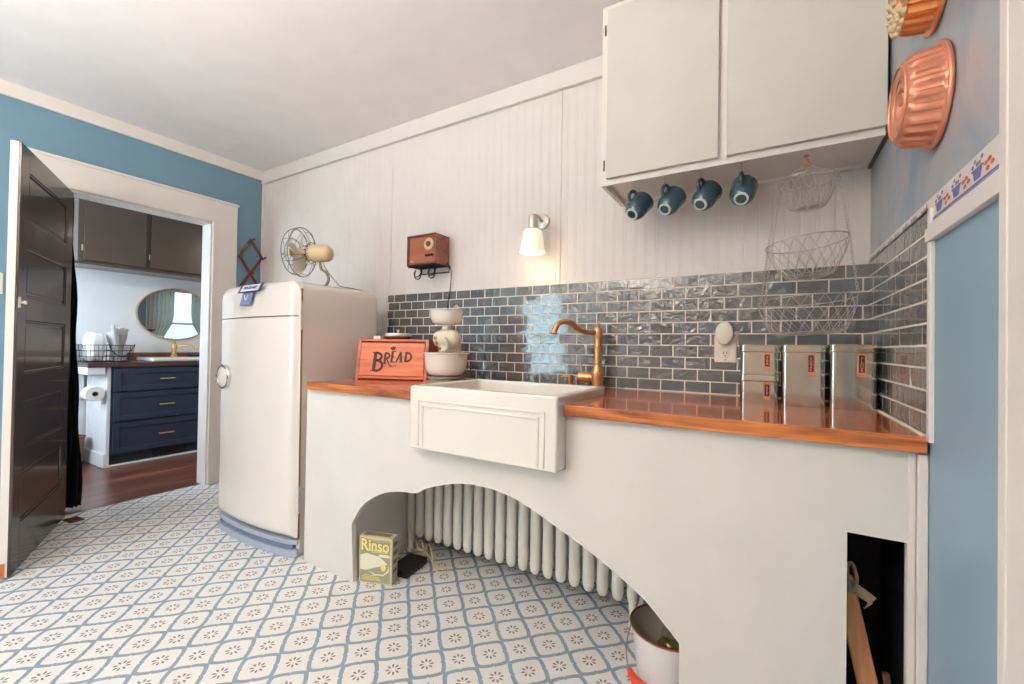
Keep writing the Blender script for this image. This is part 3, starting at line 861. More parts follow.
ro = thing('router', 'flat black router box on the floor behind the washing powder carton', 'router', (-1.835, -.475, 0), math.radians(8))
bm = BM(); box(bm, -.055, .055, -.085, .085, .002, .034, .004, 2); obj('case', bm, 'black', ro)
bm = BM()
for i in range(12): box(bm, -.04, .04, -.06 + i * .01, -.056 + i * .01, .0335, .0348)
obj('vent_ribs', bm, 'black_metal', ro)
bm = BM(); tube(bm, [(-.03, -.086, .018), (-.018, -.0862, .018)], .004, 8); obj('indicator', bm, 'green_led', ro)
bm = BM()
tube(bm, catmull([(-1.84, -.379, .03), (-1.82, -.372, .05), (-1.80, -.37, .09), (-1.77, -.375, .05), (-1.74, -.40, .012), (-1.69, -.425, .005), (-1.65, -.40, .005), (-1.68, -.375, .008), (-1.75, -.38, .006), (-1.80, -.374, .04), (-1.86, -.374, .06), (-1.90, -.375, .11), (-1.94, -.372, .17)], 8), .003, 6)
tube(bm, catmull([(-1.86, -.375, .04), (-1.87, -.374, .07), (-1.85, -.37, .10), (-1.83, -.374, .06), (-1.86, -.372, .05), (-1.91, -.372, .04), (-1.95, -.38, .05), (-1.97, -.375, .12)], 8), .003, 6)
tag(obj('cable', bm, 'cord_beige'), 'tangled beige cable looping on the floor behind the router', 'cable')

bk = thing('enamel_bucket', 'white enamel pail with red rim half behind the right foot of the arch', 'bucket', (-.597, -.553, 0))
bm = BM()
lathe(bm, [(0, .004), (.088, .004), (.092, 0), (.096, .004), (.118, .175), (.122, .188)], 48, mi=0)
lathe(bm, [(.120, .189), (.116, .176), (.093, .012), (0, .010)], 48, mi=1)
obj('pail', bm, ['pail', 'pail_in'], bk, 50)
bm = BM(); tube(bm, circle((0, 0, .190), .1215, 48), .0032, 8, closed=True); obj('rim', bm, 'red_rim', bk)
ba = math.radians(150)     # ear axis
ex_, ey_ = math.cos(ba), math.sin(ba)
bm = BM()
for s in (-1, 1):
    bm = BM(); tube(bm, [(ex_ * .118 * s, ey_ * .118 * s, .172), (ex_ * .128 * s, ey_ * .128 * s, .178), (ex_ * .128 * s, ey_ * .128 * s, .166)], .003, 8); obj('ear', bm, 'pail', bk)
bail = []
nx_, ny_ = -ey_, ex_       # side the bail hangs towards
if nx_ > 0: nx_, ny_ = -nx_, -ny_
for i in range(25):
    w = PI * i / 24
    al, dn = math.cos(w) * .130, math.sin(w)
    out_ = .132 * math.sqrt(max(0, 1 - (al / .132) ** 2)) * 1.0 + .004 * dn
    bail.append((ex_ * al + nx_ * out_, ey_ * al + ny_ * out_, 0.172 - .120 * dn))
bm = BM(); tube(bm, bail, .0018, 6); bl = obj('bail', bm, 'grey_wire', bk)
bm = BM(); tube(bm, [Vector(bail[k_]) for k_ in (9, 10, 11, 12, 13, 14, 15)], [.008, .012, .0135, .014, .0135, .012, .008], 14); obj('grip', bm, 'red', bl)
jr = thing('glass_jar', 'clear glass jar with yellow label standing in the enamel pail', 'jar', (-.588, -.560, .0125))
bm = BM(); lathe(bm, [(0, 0), (.038, 0), (.042, .006), (.042, .118), (.036, .135), (.032, .14), (.032, .158), (.034, .16), (.030, .16), (.028, .14), (.033, .132), (.038, .116), (.038, .008), (0, .006)], 36); obj('jar_glass', bm, 'glass', jr)
bm = BM(); lathe(bm, [(.0426, .075), (.0432, .075), (.0432, .118), (.0426, .118), (.0426, .075)], 36); obj('jar_label', bm, 'label_yellow', jr)

# sticks in the niche
st = thing('wooden_broom', 'pale wooden broom stick with frayed cord leaning in the black niche', 'broom', (-.069, -.605, .0905))
bm = BM(); n0 = len(bm.verts); box(bm, -.023, .023, -.009, .009, 0, .41, .005, 3); xform(bm, n0, MT((.004, 0, .006)) @ MR(math.radians(-11.2), 'Y') @ MR(math.radians(-3), 'X')); obj('stick', bm, 'handle_wood', st)
bm = BM()
top = Vector((-.066, .0, .402))
tube(bm, catmull([top + Vector((.0, -.014, -.02)), top + Vector((-.004, -.014, .04)), top + Vector((.006, -.012, .055)), top + Vector((.016, -.012, .02)), top + Vector((.012, -.014, -.005))], 6), .0045, 8)
for k in range(9):
    a_ = math.radians(-18 - 6 * k); tube(bm, [top + Vector((.0, -.012, .01 - .003 * k)), top + Vector((.03 + .002 * k, -.014, -.005 - .004 * k)), top + Vector((.055 - .003 * k, -.013, -.022 - .004 * k))], [.003, .003, .0022], 6)
obj('frayed_cord', bm, 'rope', st)
st2 = thing('dark_stick', 'short dark wooden stick in the right corner of the niche', 'stick', (-.036, -.62, .0905))
bm = BM(); n0 = len(bm.verts); box(bm, -.008, .008, -.007, .007, 0, .20, .003, 2); xform(bm, n0, MT((0.006, 0, .004)) @ MR(math.radians(-9), 'Y')); obj('stick', bm, 'dark_stick', st2)

# ================================================================== COUNTER OBJECTS
bb = thing('bread_box', 'orange wooden bread box lettered BREAD on the left end of the counter', 'bread box', (-2.121, -.292, .9104), math.radians(23))
bw, bd, bh = .203, .095, .222
for s in (-1, 1):
    bm = BM()
    x0_, x1_ = (s * bw - .018, s * bw) if s > 0 else (s * bw, s * bw + .018)
    vs = [[bm.verts.new((x_, y_, z_)) for y_, z_ in ((-bd, 0), (bd, 0), (bd, bh), (-bd + .032, bh))] for x_ in (x0_, x1_)]
    bm.faces.new(vs[0]); bm.faces.new(vs[1])
    for k_ in range(4): bm.faces.new((vs[0][k_], vs[0][(k_ + 1) % 4], vs[1][(k_ + 1) % 4], vs[1][k_]))
    obj('side_board', bm, 'bread_edge', bb, 20)
bm = BM(); box(bm, -bw + .018, bw - .018, -bd + .034, bd - .002, bh - .014, bh - .001, .002, 1); box(bm, -bw + .018, bw - .018, -bd - .004, bd, .004, .018, .002, 1); box(bm, -bw + .018, bw - .018, bd - .012, bd - .003, .018, bh - .014)
obj('carcass', bm, 'bread', bb, 30)
tilt = math.atan2(.032, bh)
LM = MT((0, -bd + .003, .02)) @ MR(-tilt, 'X') @ FACE_FRONT
bm = BM(); n0 = len(bm.verts); box(bm, -bw + .020, bw - .020,    .001, bh - .040, -.012, .002, .002, 1); xform(bm, n0, LM); lid = obj('drop_front', bm, 'bread', bb, 30)
bm = BM(); n0 = len(bm.verts); box(bm, -bw + .019, bw - .019, bh - .0405, bh - .036, -.010, -.002); xform(bm, n0, LM); obj('groove', bm, 'letter', bb, 0)
bm = BM(); n0 = len(bm.verts); box(bm, -bw + .019, bw - .019, -.0045, .001, -.010, -.002); xform(bm, n0, LM); obj('groove', bm, 'letter', bb, 0)
TM = LM @ MT((-.012, .092, .0022)) @ Matrix.Diagonal((1.08, 1.12, 1, 1))
bm = BM()
def arcp(cx_, cy_, rx, ry, a0_, a1_, n_=12): return [(cx_ + rx * math.cos(math.radians(a0_ + (a1_ - a0_) * i / n_)), cy_ + ry * math.sin(math.radians(a0_ + (a1_ - a0_) * i / n_))) for i in range(n_ + 1)]
def serif(x_, y_, w_, h_=.003): ribbon(bm, [(x_ - w_ / 2, y_), (x_ + w_ / 2, y_)], h_, TM)
# B (large, drops below the line)
ribbon(bm, [(-.082, -.058), (-.076, .032)], 0.0182, TM); serif(-.086, -.058, .03, .005); serif(-.078, .032, .03, .005)
ribbon(bm, [(-.076, .030)] + arcp(-.066, .012, .022, .018, 90, -90) + [(-.078, -.006)], 0.0117, TM); ribbon(bm, [(-.078, -.008)] + arcp(-.066, -.032, .028, .025, 90, -90) + [(-.082, -.057)], 0.0130, TM)
# R
ribbon(bm, [(-.026, -.022), (-.024, .030)], 0.0117, TM); serif(-.026, -.022, .02, .004); ribbon(bm, [(-.026, .030)] + arcp(-.018, .017, .015, .013, 90, -90) + [(-.026, .004)], 0.0091, TM); ribbon(bm, [(-.018, .004), (-.006, -.018), (.006, -.034), (.018, -.036)], [.007, .007, .006, .003], TM)
# E
ribbon(bm, [(.010, -.014), (.014, .038)], 0.0117, TM); serif(.02, .038, .022, .005); serif(.016, -.014, .022, .005); serif(.017, .012, .013, .004)
# A
ribbon(bm, [(.034, -.014), (.056, .036)], 0.0078, TM); ribbon(bm, [(.056, .036), (.060, -.014)], 0.0130, TM); serif(.034, -.014, .014, .004); serif(.060, -.014, .018, .004); ribbon(bm, [(.042, .002), (.058, .002)], 0.0052, TM)
# D
ribbon(bm, [(.082, -.010), (.086, .034)], 0.0117, TM); ribbon(bm, [(.083, .033)] + arcp(.088, .012, .025, .021, 90, -90) + [(.080, -.009)], 0.0104, TM); serif(.082, -.010, .014, .004); serif(.083, .033, .014, .004)
# rosette over the word and flourish under it
for k in range(5): ribbon(bm, [(.016, .054), (.016 + .014 * math.cos(k * 1.256 + .3), .054 + .010 * math.sin(k * 1.256 + .3))], [.010, .006], TM)
ribbon(bm, [(-.002, .058), (.006, .05), (.016, .054)], [.002, .006, .006], TM); ribbon(bm, [(.03, .060), (.022, .052), (.016, .054)], [.002, .006, .006], TM)
ribbon(bm, catmull([(.004, -.030, 0), (.016, -.034, 0), (.028, -.031, 0), (.040, -.034, 0)], 5), .003, TM)
obj('lettering', bm, 'letter', lid, 0)

# dish on the bread box
di = thing('covered_dish', 'pale round covered dish on a dark base resting on the bread box', 'dish', (-2.135, -.28, .9106 + bh))
bm = BM(); lathe(bm, [(0, 0), (.06, 0), (.078, .006), (.08, .014), (.07, .016), (0, .016)], 40); obj('dish_base', bm, 'dark_stick', di)
bm = BM(); lathe(bm, [(.076, .0165), (.077, .024), (.074, .032), (.068, .034), (0, .036)], 40); lid_ = obj('dish_lid', bm, 'steel', di)
bm = BM(); lathe(bm, [(0, .036), (.006, .036), (.005, .042), (.009, .048), (.008, .053), (0, .055)], 20); obj('lid_knob', bm, 'steel', lid_)
bm = BM(); box(bm, -.022, .022, -.014, .014, 0, .018, .002, 2)
tag(obj('white_block', bm, 'paper', None, 35, (-2.245, -.325, .9106 + bh), .35), 'small white block on the bread box beside the covered dish', 'box')

# stand mixer with milk glass bowls
mi_ = thing('stand_mixer', 'vintage cream stand mixer with two white glass bowls beside the bread box', 'mixer', (-1.722, -.352, .9104), math.radians(0))
bm = BM(); lathe(bm, [(0, 0), (.092, 0), (.096, .006), (.094, .014), (.086, .018), (.086, .024), (.092, .028), (.090, .036), (.07, .040), (0, .040)], 40); obj('turntable', bm, 'mixer_grey', mi_)
bm = BM(); lathe(bm, [(0, .041), (.074, .041), (.088, .048), (.101, .072), (.107, .11), (.110, .148), (.119, .150), (.119, .155), (.108, .155), (.104, .12), (.098, .076), (.084, .054), (0, .048)], 48); obj('large_bowl', bm, 'milk', mi_)
hd = BM()
lathe(hd, [(0, -.075), (.022, -.074), (.038, -.062), (.046, -.035), (.047, .02), (.042, .05), (.028, .066), (0, .07)], 32, MT((.005, 0, .225)) @ MR(math.radians(90), 'Y') @ MR(math.radians(0), 'Z') @ Matrix.Diagonal((1.0, .95, 1, 1)))
box(hd, -.03, .035, -.03, .03, .155, .2, .012, 3); box(hd, -.022, .03, .02, .07, .15, .235, .01, 3)
head = obj('motor_head', hd, 'mixer', mi_, 45)
bm = BM(); box(bm, -.032, .012, .072, .115, .02, .23, .012, 3); obj('mixer_post', bm, 'mixer', mi_)
bm = BM(); tube(bm, [(-.03, -.049, .228), (-.03, -.053, .228)], .009, 14); box(bm, -.036, -.024, -.049, -.0445, .188, .212, .002, 1); tube(bm, [(-.012, -.034, .175), (-.012, -.04, .175)], .007, 10)
obj('speed_dial', bm, 'basket_brown', head)
bm = BM(); tube(bm, [(.03, -.042, .23), (.055, -.052, .205), (.052, -.05, .175), (.03, -.038, .165)], .006, 10); obj('crank_arm', bm, 'steel', head)
bm = BM(); tube(bm, [(-.068, .03, .225), (-.088, .03, .228), (-.112, .03, .23), (-.12, .03, .23)], [.01, .014, .014, .008], 14); obj('grip_knob', bm, 'brown_knob', head)
bm = BM(); lathe(bm, [(0, .268), (.026, .268), (.022, .28), (.026, .292), (.055, .298), (.070, .306), (.080, .325), (.086, .365), (.093, .367), (.093, .371), (.085, .371), (.076, .33), (.06, .312), (0, .302)], 44); ub = obj('upper_bowl', bm, 'milk', mi_)
bm = BM(); lathe(bm, [(.03, .31), (.026, .335), (.012, .352), (0, .356)], 20, fn=lambda r, z, w, j: (r * (1 + .12 * math.cos(8 * w)), z)); obj('reamer', bm, 'milk', ub)
bm = BM(); tube(bm, [(.04, .0, .368), (.05, 0, .384), (.062, -.004, .392), (.074, -.006, .382), (.078, -.004, .371)], .004, 8); tube(bm, [(.02, .01, .36), (.03, .0, .378), (.042, .0, .372)], .004, 8); obj('strainer_handle', bm, 'steel', ub)

# canisters
def label_plate(parent, s, x_, y_, ztop, h_):
    bm = BM(); box(bm, x_ - .0115, x_ + .0115, y_ - .0016, y_, ztop - h_, ztop, .0008, 1); pl = obj('label_plate', bm, 'copper_label', parent)
    bm = BM(); box(bm, x_ - .0075, x_ + .0075, y_ - .0022, y_ - .001, ztop - h_ + .014 * (h_ / .07), ztop - .006, .0003, 1); win = obj('label_window', bm, 'black', pl)
    n_ = len(s); me = text_mesh('\n'.join(s), (h_ - .022) / n_ * 1.02, .0003, .0004, .86)
    b_ = [v.co.y for v in me.vertices]; mid = (max(b_) + min(b_)) / 2
    me.transform(MT((x_, y_ - .0023, ztop - h_ / 2 + .003)) @ FACE_FRONT @ MT((0, -mid, 0))); pl2 = link_mesh('label_lettering', me, 'copper_label', pl, 0)
def canister(label, s, cx_, cy_, z_, w_, h_, lx):
    t = thing('canister', label, 'canister', (cx_, cy_, z_), 0, None)
    vert = lambda c, d: abs(d.z) > 1e-4 and abs(d.x) < 1e-5 and abs(d.y) < 1e-5
    bm = BM(); box(bm, -w_ / 2, w_ / 2, -w_ / 2, w_ / 2, 0, h_ - .022, .017, 6, edges=vert); box(bm, -w_ / 2 - .001, w_ / 2 + .001, -w_ / 2 - .001, w_ / 2 + .001, .001, .005, .0175, 6, edges=vert)
    obj('canister_body', bm, 'canister', t, 30)
    bm = BM(); box(bm, -w_ / 2 - .0018, w_ / 2 + .0018, -w_ / 2 - .0018, w_ / 2 + .0018, h_ - .024, h_ - .001, .018, 6, edges=vert)
    box(bm, -w_ / 2 - .0034, w_ / 2 + .0034, -w_ / 2 - .0034, w_ / 2 + .0034, h_ - .0235, h_ - .0205, .019, 6, edges=vert)
    box(bm, -w_ / 2 + .004, w_ / 2 - .004, -w_ / 2 + .004, w_ / 2 - .004, h_ - .001, h_, .015, 6, edges=vert)
    obj('lid', bm, 'canister', t, 30)
    bm = BM(); box(bm, -w_ / 2 - .0005, w_ / 2 + .0005, -w_ / 2 - .0005, w_ / 2 + .0005, h_ - .0275, h_ - .0240, .017, 6, edges=vert); box(bm, -w_ / 2 - .0022, w_ / 2 + .0022, -w_ / 2 - .0022, w_ / 2 + .0022, h_ - .0035, h_ - .0020, .018, 6, edges=vert); obj('seam_line', bm, 'basket_brown', t, 30)
    label_plate(t, s, lx, -w_ / 2 - .0004, h_ - .03, .078 if h_ > .15 else .060)
    return t
canister('short steel canister, lower of the two stacked ones', 'COFFEE', -.352, -.195, .9104, .122, .106, .026)
canister('short steel canister stacked on top of another, beside the outlet', 'TEA', -.352, -.195, 1.0166, .122, .106, .026)
canister('tall steel canister between the stacked short ones and the corner one', 'SUGAR', -.2185, -.19, .9104, .128, .213, .022)
canister('tall steel canister standing in the counter corner against the side tiles', 'FLOUR', -.081, -.188, .9108, .128, .216, .022)

# ================================================================== WALL OBJECTS
# outlet and plug
ou = thing('wall_outlet', 'ivory duplex outlet plate on the grey tile above the counter', 'outlet', (-.481, -.0078, 1.1055))
bm = BM(); box(bm, -.043, .043, -.006, 0, -.0575, .0575, .003, 2); obj('cover_plate', bm, 'plate', ou)
for zc in (.026, -.020):
    bm = BM(); lathe(bm, [(0, .0085), (.0165, .0085), (.0175, .006), (.0175, .002)], 24, MT((0, 0, zc)) @ FACE_FRONT @ MR(0, 'X')); fc_ = obj('receptacle', bm, 'plate', ou)
    bm = BM(); box(bm, -.0075, -.005, -.0089, -.0082, zc - .001, zc + .008); box(bm, .005, .0075, -.0089, -.0082, zc - .001, zc + .008); tube(bm, [(0, -.0082, zc - .008), (0, -.0089, zc - .008)], .0026, 10); obj('slot', bm, 'black', fc_)
bm = BM(); tube(bm, [(0, -.0058, -.046), (0, -.0072, -.046)], .003, 10); obj('screw', bm, 'basket_brown', ou)
ng = thing('plug_in_device', 'white oval plug-in device in the upper socket of the outlet', 'plug', (-.483, -.0168, 1.172))
bm = BM()
n0 = len(bm.verts); lathe(bm, [(0, .034), (.024, .034), (.032, .030), (.0345, .022), (.0345, .006), (.032, .0), (0, 0)], 36, FACE_FRONT @ Matrix.Diagonal((1, 1.42, 1, 1))); obj('casing', bm, 'plate', ng)
bm = BM(); lathe(bm, [(.0347, .012), (.0352, .013), (.0352, .015), (.0347, .016)], 36, FACE_FRONT @ Matrix.Diagonal((1, 1.42, 1, 1))); obj('casing_seam', bm, 'label_yellow', ng)

# sconce
sc_ = thing('wall_sconce', 'lit wall sconce with frosted glass shade on the beadboard', 'wall lamp', (-1.362, -.004, 1.768))
bm = BM(); lathe(bm, [(0, .016), (.02, .016), (.036, .012), (.04, .006), (.04, 0), (0, 0)], 36, FACE_FRONT); obj('back_plate', bm, 'steel', sc_)
bm = BM(); tube(bm, catmull([(0, -.014, .0), (0, -.05, .012), (0, -.09, .012), (0, -.112, -.004)], 6), .007, 12); obj('arm', bm, 'steel', sc_)
bm = BM(); lathe(bm, [(0, .014), (.004, .012), (.006, .004), (.022, .0), (.026, -.006), (.026, -.062), (.03, -.066), (0, -.066)], 28, MT((0, -.116, 0))); obj('socket_cup', bm, 'steel', sc_)
bm = BM(); lathe(bm, [(.026, -.066), (.040, -.070), (.047, -.082), (.054, -.12), (.062, -.17), (.066, -.186), (.064, -.186), (.059, -.168), (.051, -.12), (.044, -.084), (.026, -.069)], 40, MT((0, -.116, 0)), fn=lambda r, z, w, j: (r * (1 + (.02 * math.cos(8 * w) if j in (4, 5, 6, 7) else 0)), z)); obj('glass_shade', bm, 'shade', sc_)
bm = BM(); lathe(bm, [(0, -.07), (.014, -.075), (.016, -.09), (.028, -.12), (.03, -.135), (.022, -.155), (0, -.162)], 24, MT((0, -.116, 0))); obj('light_bulb', bm, 'bulb', sc_)

# radio on a hook shelf
hs = thing('hook_shelf', 'small black wire shelf with looped hooks under the wooden radio', 'shelf', (-2.105, -.004, 1.578))
bm = BM()
for y_ in (-.02, -.045, -.07, -.095, -.125): tube(bm, [(-.115, y_, .0), (.112, y_, .0)], .003, 8)
for x_ in (-.112, 0, .11): tube(bm, [(x_, 0, 0), (x_, -.128, 0)], .003, 8)
tube(bm, [(-.112, -.003, 0), (-.112, -.003, -.03), (.11, -.003, -.03), (.11, -.003, 0)], .004, 8)
for k in range(12): tube(bm, circle((-.10 + .018 * k, -.128, -.006), .006, 10, 'y'), .0018, 6, closed=True)
obj('wire_rack', bm, 'black_metal', hs)
for x_ in (-.05, .06):
    for dx_, dy_, dz_ in ((-.008, -.10, 0), (.014, -.118, -.018)):
        bm = BM(); tube(bm, catmull([(x_ + dx_, dy_ + .03, -.004), (x_ + dx_ + .01, dy_ + .02, -.03), (x_ + dx_ + .01, dy_ + .006, -.056 + dz_), (x_ + dx_ - .002, dy_ - .008, -.062 + dz_), (x_ + dx_ - .012, dy_ - .014, -.048 + dz_), (x_ + dx_ - .010, dy_ - .008, -.025)], 6), .0034, 8); obj('hook', bm, 'black_metal', hs)
ra = thing('radio', 'small wooden table radio on the hook shelf high on the white wall', 'radio', (-2.105, -.072, 1.5815))
bm = BM()
t_ = .012
box(bm, -.112, .112, -.065, .06, 0, t_, .001, 1); box(bm, -.112, .112, -.065, .06, .178 - t_, .178, .001, 1); box(bm, -.112, -.112 + t_, -.065, .06, t_, .178 - t_, .001, 1); box(bm, .112 - t_, .112, -.065, .06, t_, .178 - t_, .001, 1); box(bm, -.1, .1, .05, .058, t_, .178 - t_)
cs = obj('cabinet_shell', bm, 'radio', ra, 30)
bm = BM()
for q in ((-.112, .112, 0, .010), (-.112, .112, .168, .178), (-.112, -.102, .010, .168)): box(bm, q[0], q[1], -.0665, -.0648, q[2], q[3])
obj('front_edge', bm, 'radio_dark', ra, 0)
bm = BM(); box(bm, -.1, .1, -.056, -.05, t_, .178 - t_); fcx = obj('speaker_face', bm, 'radio_face', ra, 0)
RM = MT((.055, -.0563, .118)) @ FACE_FRONT
bm = BM(); lathe(bm, [(.036, 0), (.036, .004), (.034, .006), (.016, .006), (.016, 0)], 36, RM); dl = obj('dial_ring', bm, 'cream', ra)
bm = BM(); lathe(bm, [(.016, 0), (.016, .012), (.013, .016), (0, .016)], 24, RM); obj('dial_knob', bm, 'radio_dark', dl)
for x_ in (.036, .058, .080):
    bm = BM(); lathe(bm, [(.0075, 0), (.0075, .009), (.005, .011), (0, .011)], 16, MT((x_, -.0563, .052)) @ FACE_FRONT); obj('tuning_knob', bm, 'black', ra)
bm = BM(); box(bm, -.092, -.07, -.0572, -.056, .022, .028); obj('maker_plate', bm, 'steel', ra)
bm = BM(); tube(bm, catmull([(-1.996, -.03, 1.60), (-1.972, -.028, 1.575), (-1.966, -.022, 1.54), (-1.976, -.014, 1.46), (-1.988, -.012, 1.40), (-1.995, -.014, 1.30), (-1.93, -.03, 1.12), (-1.80, -.05, .98), (-1.75, -.06, .9145)], 8), .003, 8)
tag(obj('power_cord', bm, 'cord_black'), 'thin black radio cord hanging down the wall in front of the tiles', 'cord')

# accordion coat rack on the blue wall
cr = thing('accordion_coat_rack', 'reddish brown accordion peg rack on the blue wall beside the doorway', 'coat rack', (XL, -.108, 1.66))
nod = {'T': (0, .285), 'L': (-.088, .142), 'R': (.092, .150), 'C': (0, .005), 'L2': (-.09, -.135), 'R2': (.09, -.13), 'B': (0, -.28)}
for a_, b_, d_ in (('T', 'L', .012), ('T', 'R', .02), ('L', 'R2', .02), ('R', 'L2', .012), ('L2', 'B', .02), ('R2', 'B', .012)):
    p, q = nod[a_], nod[b_]
    dv = Vector((q[0] - p[0], q[1] - p[1])); L_ = dv.length; an = math.atan2(dv.y, dv.x)
    bm = BM(); box(bm, -.014, L_ + .014, -.011, .011, -.004, .004, .002, 1); n_ = bm.verts[:]
    mm = MT((d_, p[0], p[1])) @ Matrix(((0, 0, 1, 0), (1, 0, 0, 0), (0, 1, 0, 0), (0, 0, 0, 1))) @ MR(an, 'Z')
    for v_ in n_: v_.co = mm @ v_.co
    obj('slat', bm, 'coat_rack', cr)
for k_, (y_, z_) in nod.items():
    bm = BM(); tube(bm, [(.001, y_, z_), (.03, y_, z_), (.055, y_, z_ + .002), (.066, y_, z_ + .003), (.072, y_, z_ + .003)], [.006, .006, .0055, .009, .006], 12); obj('peg', bm, 'brown_knob', cr)

# switch plate mostly hidden by the door edge
sw = thing('light_switch', 'pale switch plate on the blue wall left of the open door', 'switch', (XL, -1.478, 1.41))
bm = BM(); box(bm, .0005, .007, -.036, .036, -.06, .06, .002, 2); obj('switch_plate', bm, 'plate', sw)
bm = BM(); box(bm, .006, .016, -.005, .005, -.01, .01, .002, 1); obj('toggle', bm, 'plate', sw)

# wall cabinet
wc = thing('wall_cabinet', 'white double door wall cabinet above the right end of the counter', 'cabinet', (-.474, -.003, 1.785))
hw, dp, hh = .466, .297, .762
bm = BM()
box(bm, -hw, -hw + .018, -dp + .0165, 0, 0, hh - .004, .001, 1); box(bm, hw - .022, hw - .004, -dp + .0165, 0, 0.004, hh - .004, .001, 1); box(bm, -hw + .0185, hw - .0225, -dp + .018, -.0205, .016, .03); box(bm, -hw, hw - .004, -dp + .0165, 0, hh - .0035, hh); box(bm, -hw + .0185, hw - .0225, -.02, 0, .004, .03, .001, 1)
f0, f1 = -dp - .003, -dp + .016
box(bm, -hw, -hw + .05, f0, f1, 0, hh); box(bm, hw - .05, hw - .004, f0, f1, 0, hh); box(bm, -.05, .05, f0, f1, .045, hh - .04)
box(bm, -hw + .05, hw - .05, f0, f1, 0, .045); box(bm, -hw + .05, hw - .05, f0, f1, hh - .04, hh)
obj('carcass', bm, 'trim', wc, 20)
for x0_, x1_, hxs, hz in ((-.438, -.014, -.452, (.085, .66)), (.014, .464, .4625, (.10, .66))):
    bm = BM(); box(bm, x0_, x1_, -dp - .022, -dp - .0035, .024, hh - .03, .003, 2); dd = obj('cabinet_door', bm, 'door_white', wc)
    for z_ in hz:
        bm = BM(); tube(bm, [(hxs, -dp - .006, z_ - .022), (hxs, -dp - .006, z_ + .022)], .0026, 10); obj('hinge', bm, 'brown_knob', dd)
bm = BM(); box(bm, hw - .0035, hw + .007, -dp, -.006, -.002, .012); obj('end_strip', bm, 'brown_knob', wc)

# cup hooks + mugs
mug0 = None
hooks = [(-.822, -.248), (-.688, -.252), (-.556, -.25), (-.415, -.246)]
labs = ['leftmost teal mug hanging under the wall cabinet', 'teal mug hanging under the cabinet, second from the left end', 'teal mug hanging under the cabinet, third from the left end', 'teal mug hanging nearest the wire baskets']
hlab = ['brass cup hook holding the leftmost mug', 'brass cup hook holding the second mug from the left', 'brass cup hook holding the third mug from the left', 'brass cup hook holding the mug nearest the wire baskets']
for (x_, y_), l_, hl in zip(hooks, labs, hlab):
    bm = BM(); lathe(bm, [(0, .0158), (.006, .0158), (.006, .0135), (0, .0135)], 12); tube(bm, catmull([(0, 0, .0135), (0, 0, -.004), (0, -.008, -.014), (0, -.004, -.025), (0, .004, -.0255), (0, .009, -.020)], 5), .0013, 6)
    tag(obj('cup_hook', bm, 'copper_label', None, 40, (x_, y_, 1.785)), hl, 'hook', 'cup hooks under the cabinet')
    if mug0 is None:
        # local: hang point at the origin, cup axis along y (base towards -y), tilted
        mug0 = thing('mug', l_, 'mug', (0, 0, 0), 0, 'hanging teal mugs')
        cz_ = -.066
        Mx = MR(math.radians(43), 'X') 
        LA = MT((0, -.002, 0)) @ Mx @ MT((0, .048, cz_)) @ MR(PI / 2, 'X')    # lathe z -> -y
        bm = BM(); lathe(bm, [(.0, .088), (.017, .088), (.022, .086), (.032, .077), (.0385, .060), (.0395, .030), (.0415, .004), (.042, 0), (.0395, 0), (.037, .03), (.036, .058), (.030, .074), (0, .08)], 40, LA); obj('cup', bm, 'teal', mug0, 50)
        bm = BM(); lathe(bm, [(.0165, .087), (.0165, .0915), (.0215, .0915), (.0225, .086)], 40, LA); obj('foot_ring', bm, 'foot', mug0, 50)
        bm = BM()
        hp = [LA @ Vector((0, r2, z2)) for r2, z2 in ((.037, .016), (.052, .018), (.062, .028), (.063, .045), (.055, .058), (.036, .064))]
        tube(bm, catmull(hp, 6), .0062, 12, flat=1.0); obj('handle', bm, 'teal', mug0, 50)
        # move so that the handle's inside top touches the hook
        mtop = max((LA @ Vector((0, .0565, .036))).z, -9); my = (LA @ Vector((0, .0565, .036))).y
        for ch in mug0.children: ch.location = (0, -my * 1.13, -mtop * 1.13 - .032); ch.scale = (1.13, 1.13, 1.13)
        mug0.location = (x_, y_, 1.785); mug0.rotation_euler = (0, 0, -.42)
    else:
        dup(mug0, l_, (x_, y_, 1.785), (0, 0, (-.38 if x_ < -.5 else -.08)))

# three tier hanging wire basket
hb = thing('hanging_wire_basket', 'three tier wire basket hanging by chains below the wall cabinet', 'basket', (-.212, -.205, 1.785))
tiers = [(-.075, .092, .055, .095, (.05, -.02)), (-.298, .124, .072, .118, (.10, -.03)), (-.502, .148, .108, .118, (.06, -.03))]
for zc, R0, R1, hgt, tl in tiers:
    TMx = MT((0, 0, zc)) @ MR(-tl[0], 'Y') @ MR(tl[1], 'X')
    bm = BM(); tube(bm, [TMx @ p_ for p_ in circle((0, 0, 0), R0, 48)], .0018, 6, closed=True); rim_ = obj('rim', bm, 'wire', hb)
    bm = BM(); NW = 20
    def prof_(s_):
        if s_ < .75:
            q = s_ / .75; return (R0 + (R1 - R0) * q ** 1.6, -hgt * q)
        q = (s_ - .75) / .25; return (R1 * (1 - .9 * q), -hgt - .003 * q)
    for k in range(NW):
        for sg in (-1, 1):
            pts_ = []
            for i in range(15):
                s_ = i / 14; r_, z_ = prof_(s_); w = 2 * PI * k / NW + sg * .75 * s_
                pts_.append(TMx @ Vector((r_ * math.cos(w), r_ * math.sin(w), z_)))
            tube(bm, pts_, .0010, 4)
    for s_ in (.25, .5, .75, .9):
        r_, z_ = prof_(s_)
        if s_ > .6: tube(bm, [TMx @ p_ for p_ in circle((0, 0, z_), r_, 36)], .0011, 5, closed=True)
    obj('wire_mesh', bm, 'wire', rim_)
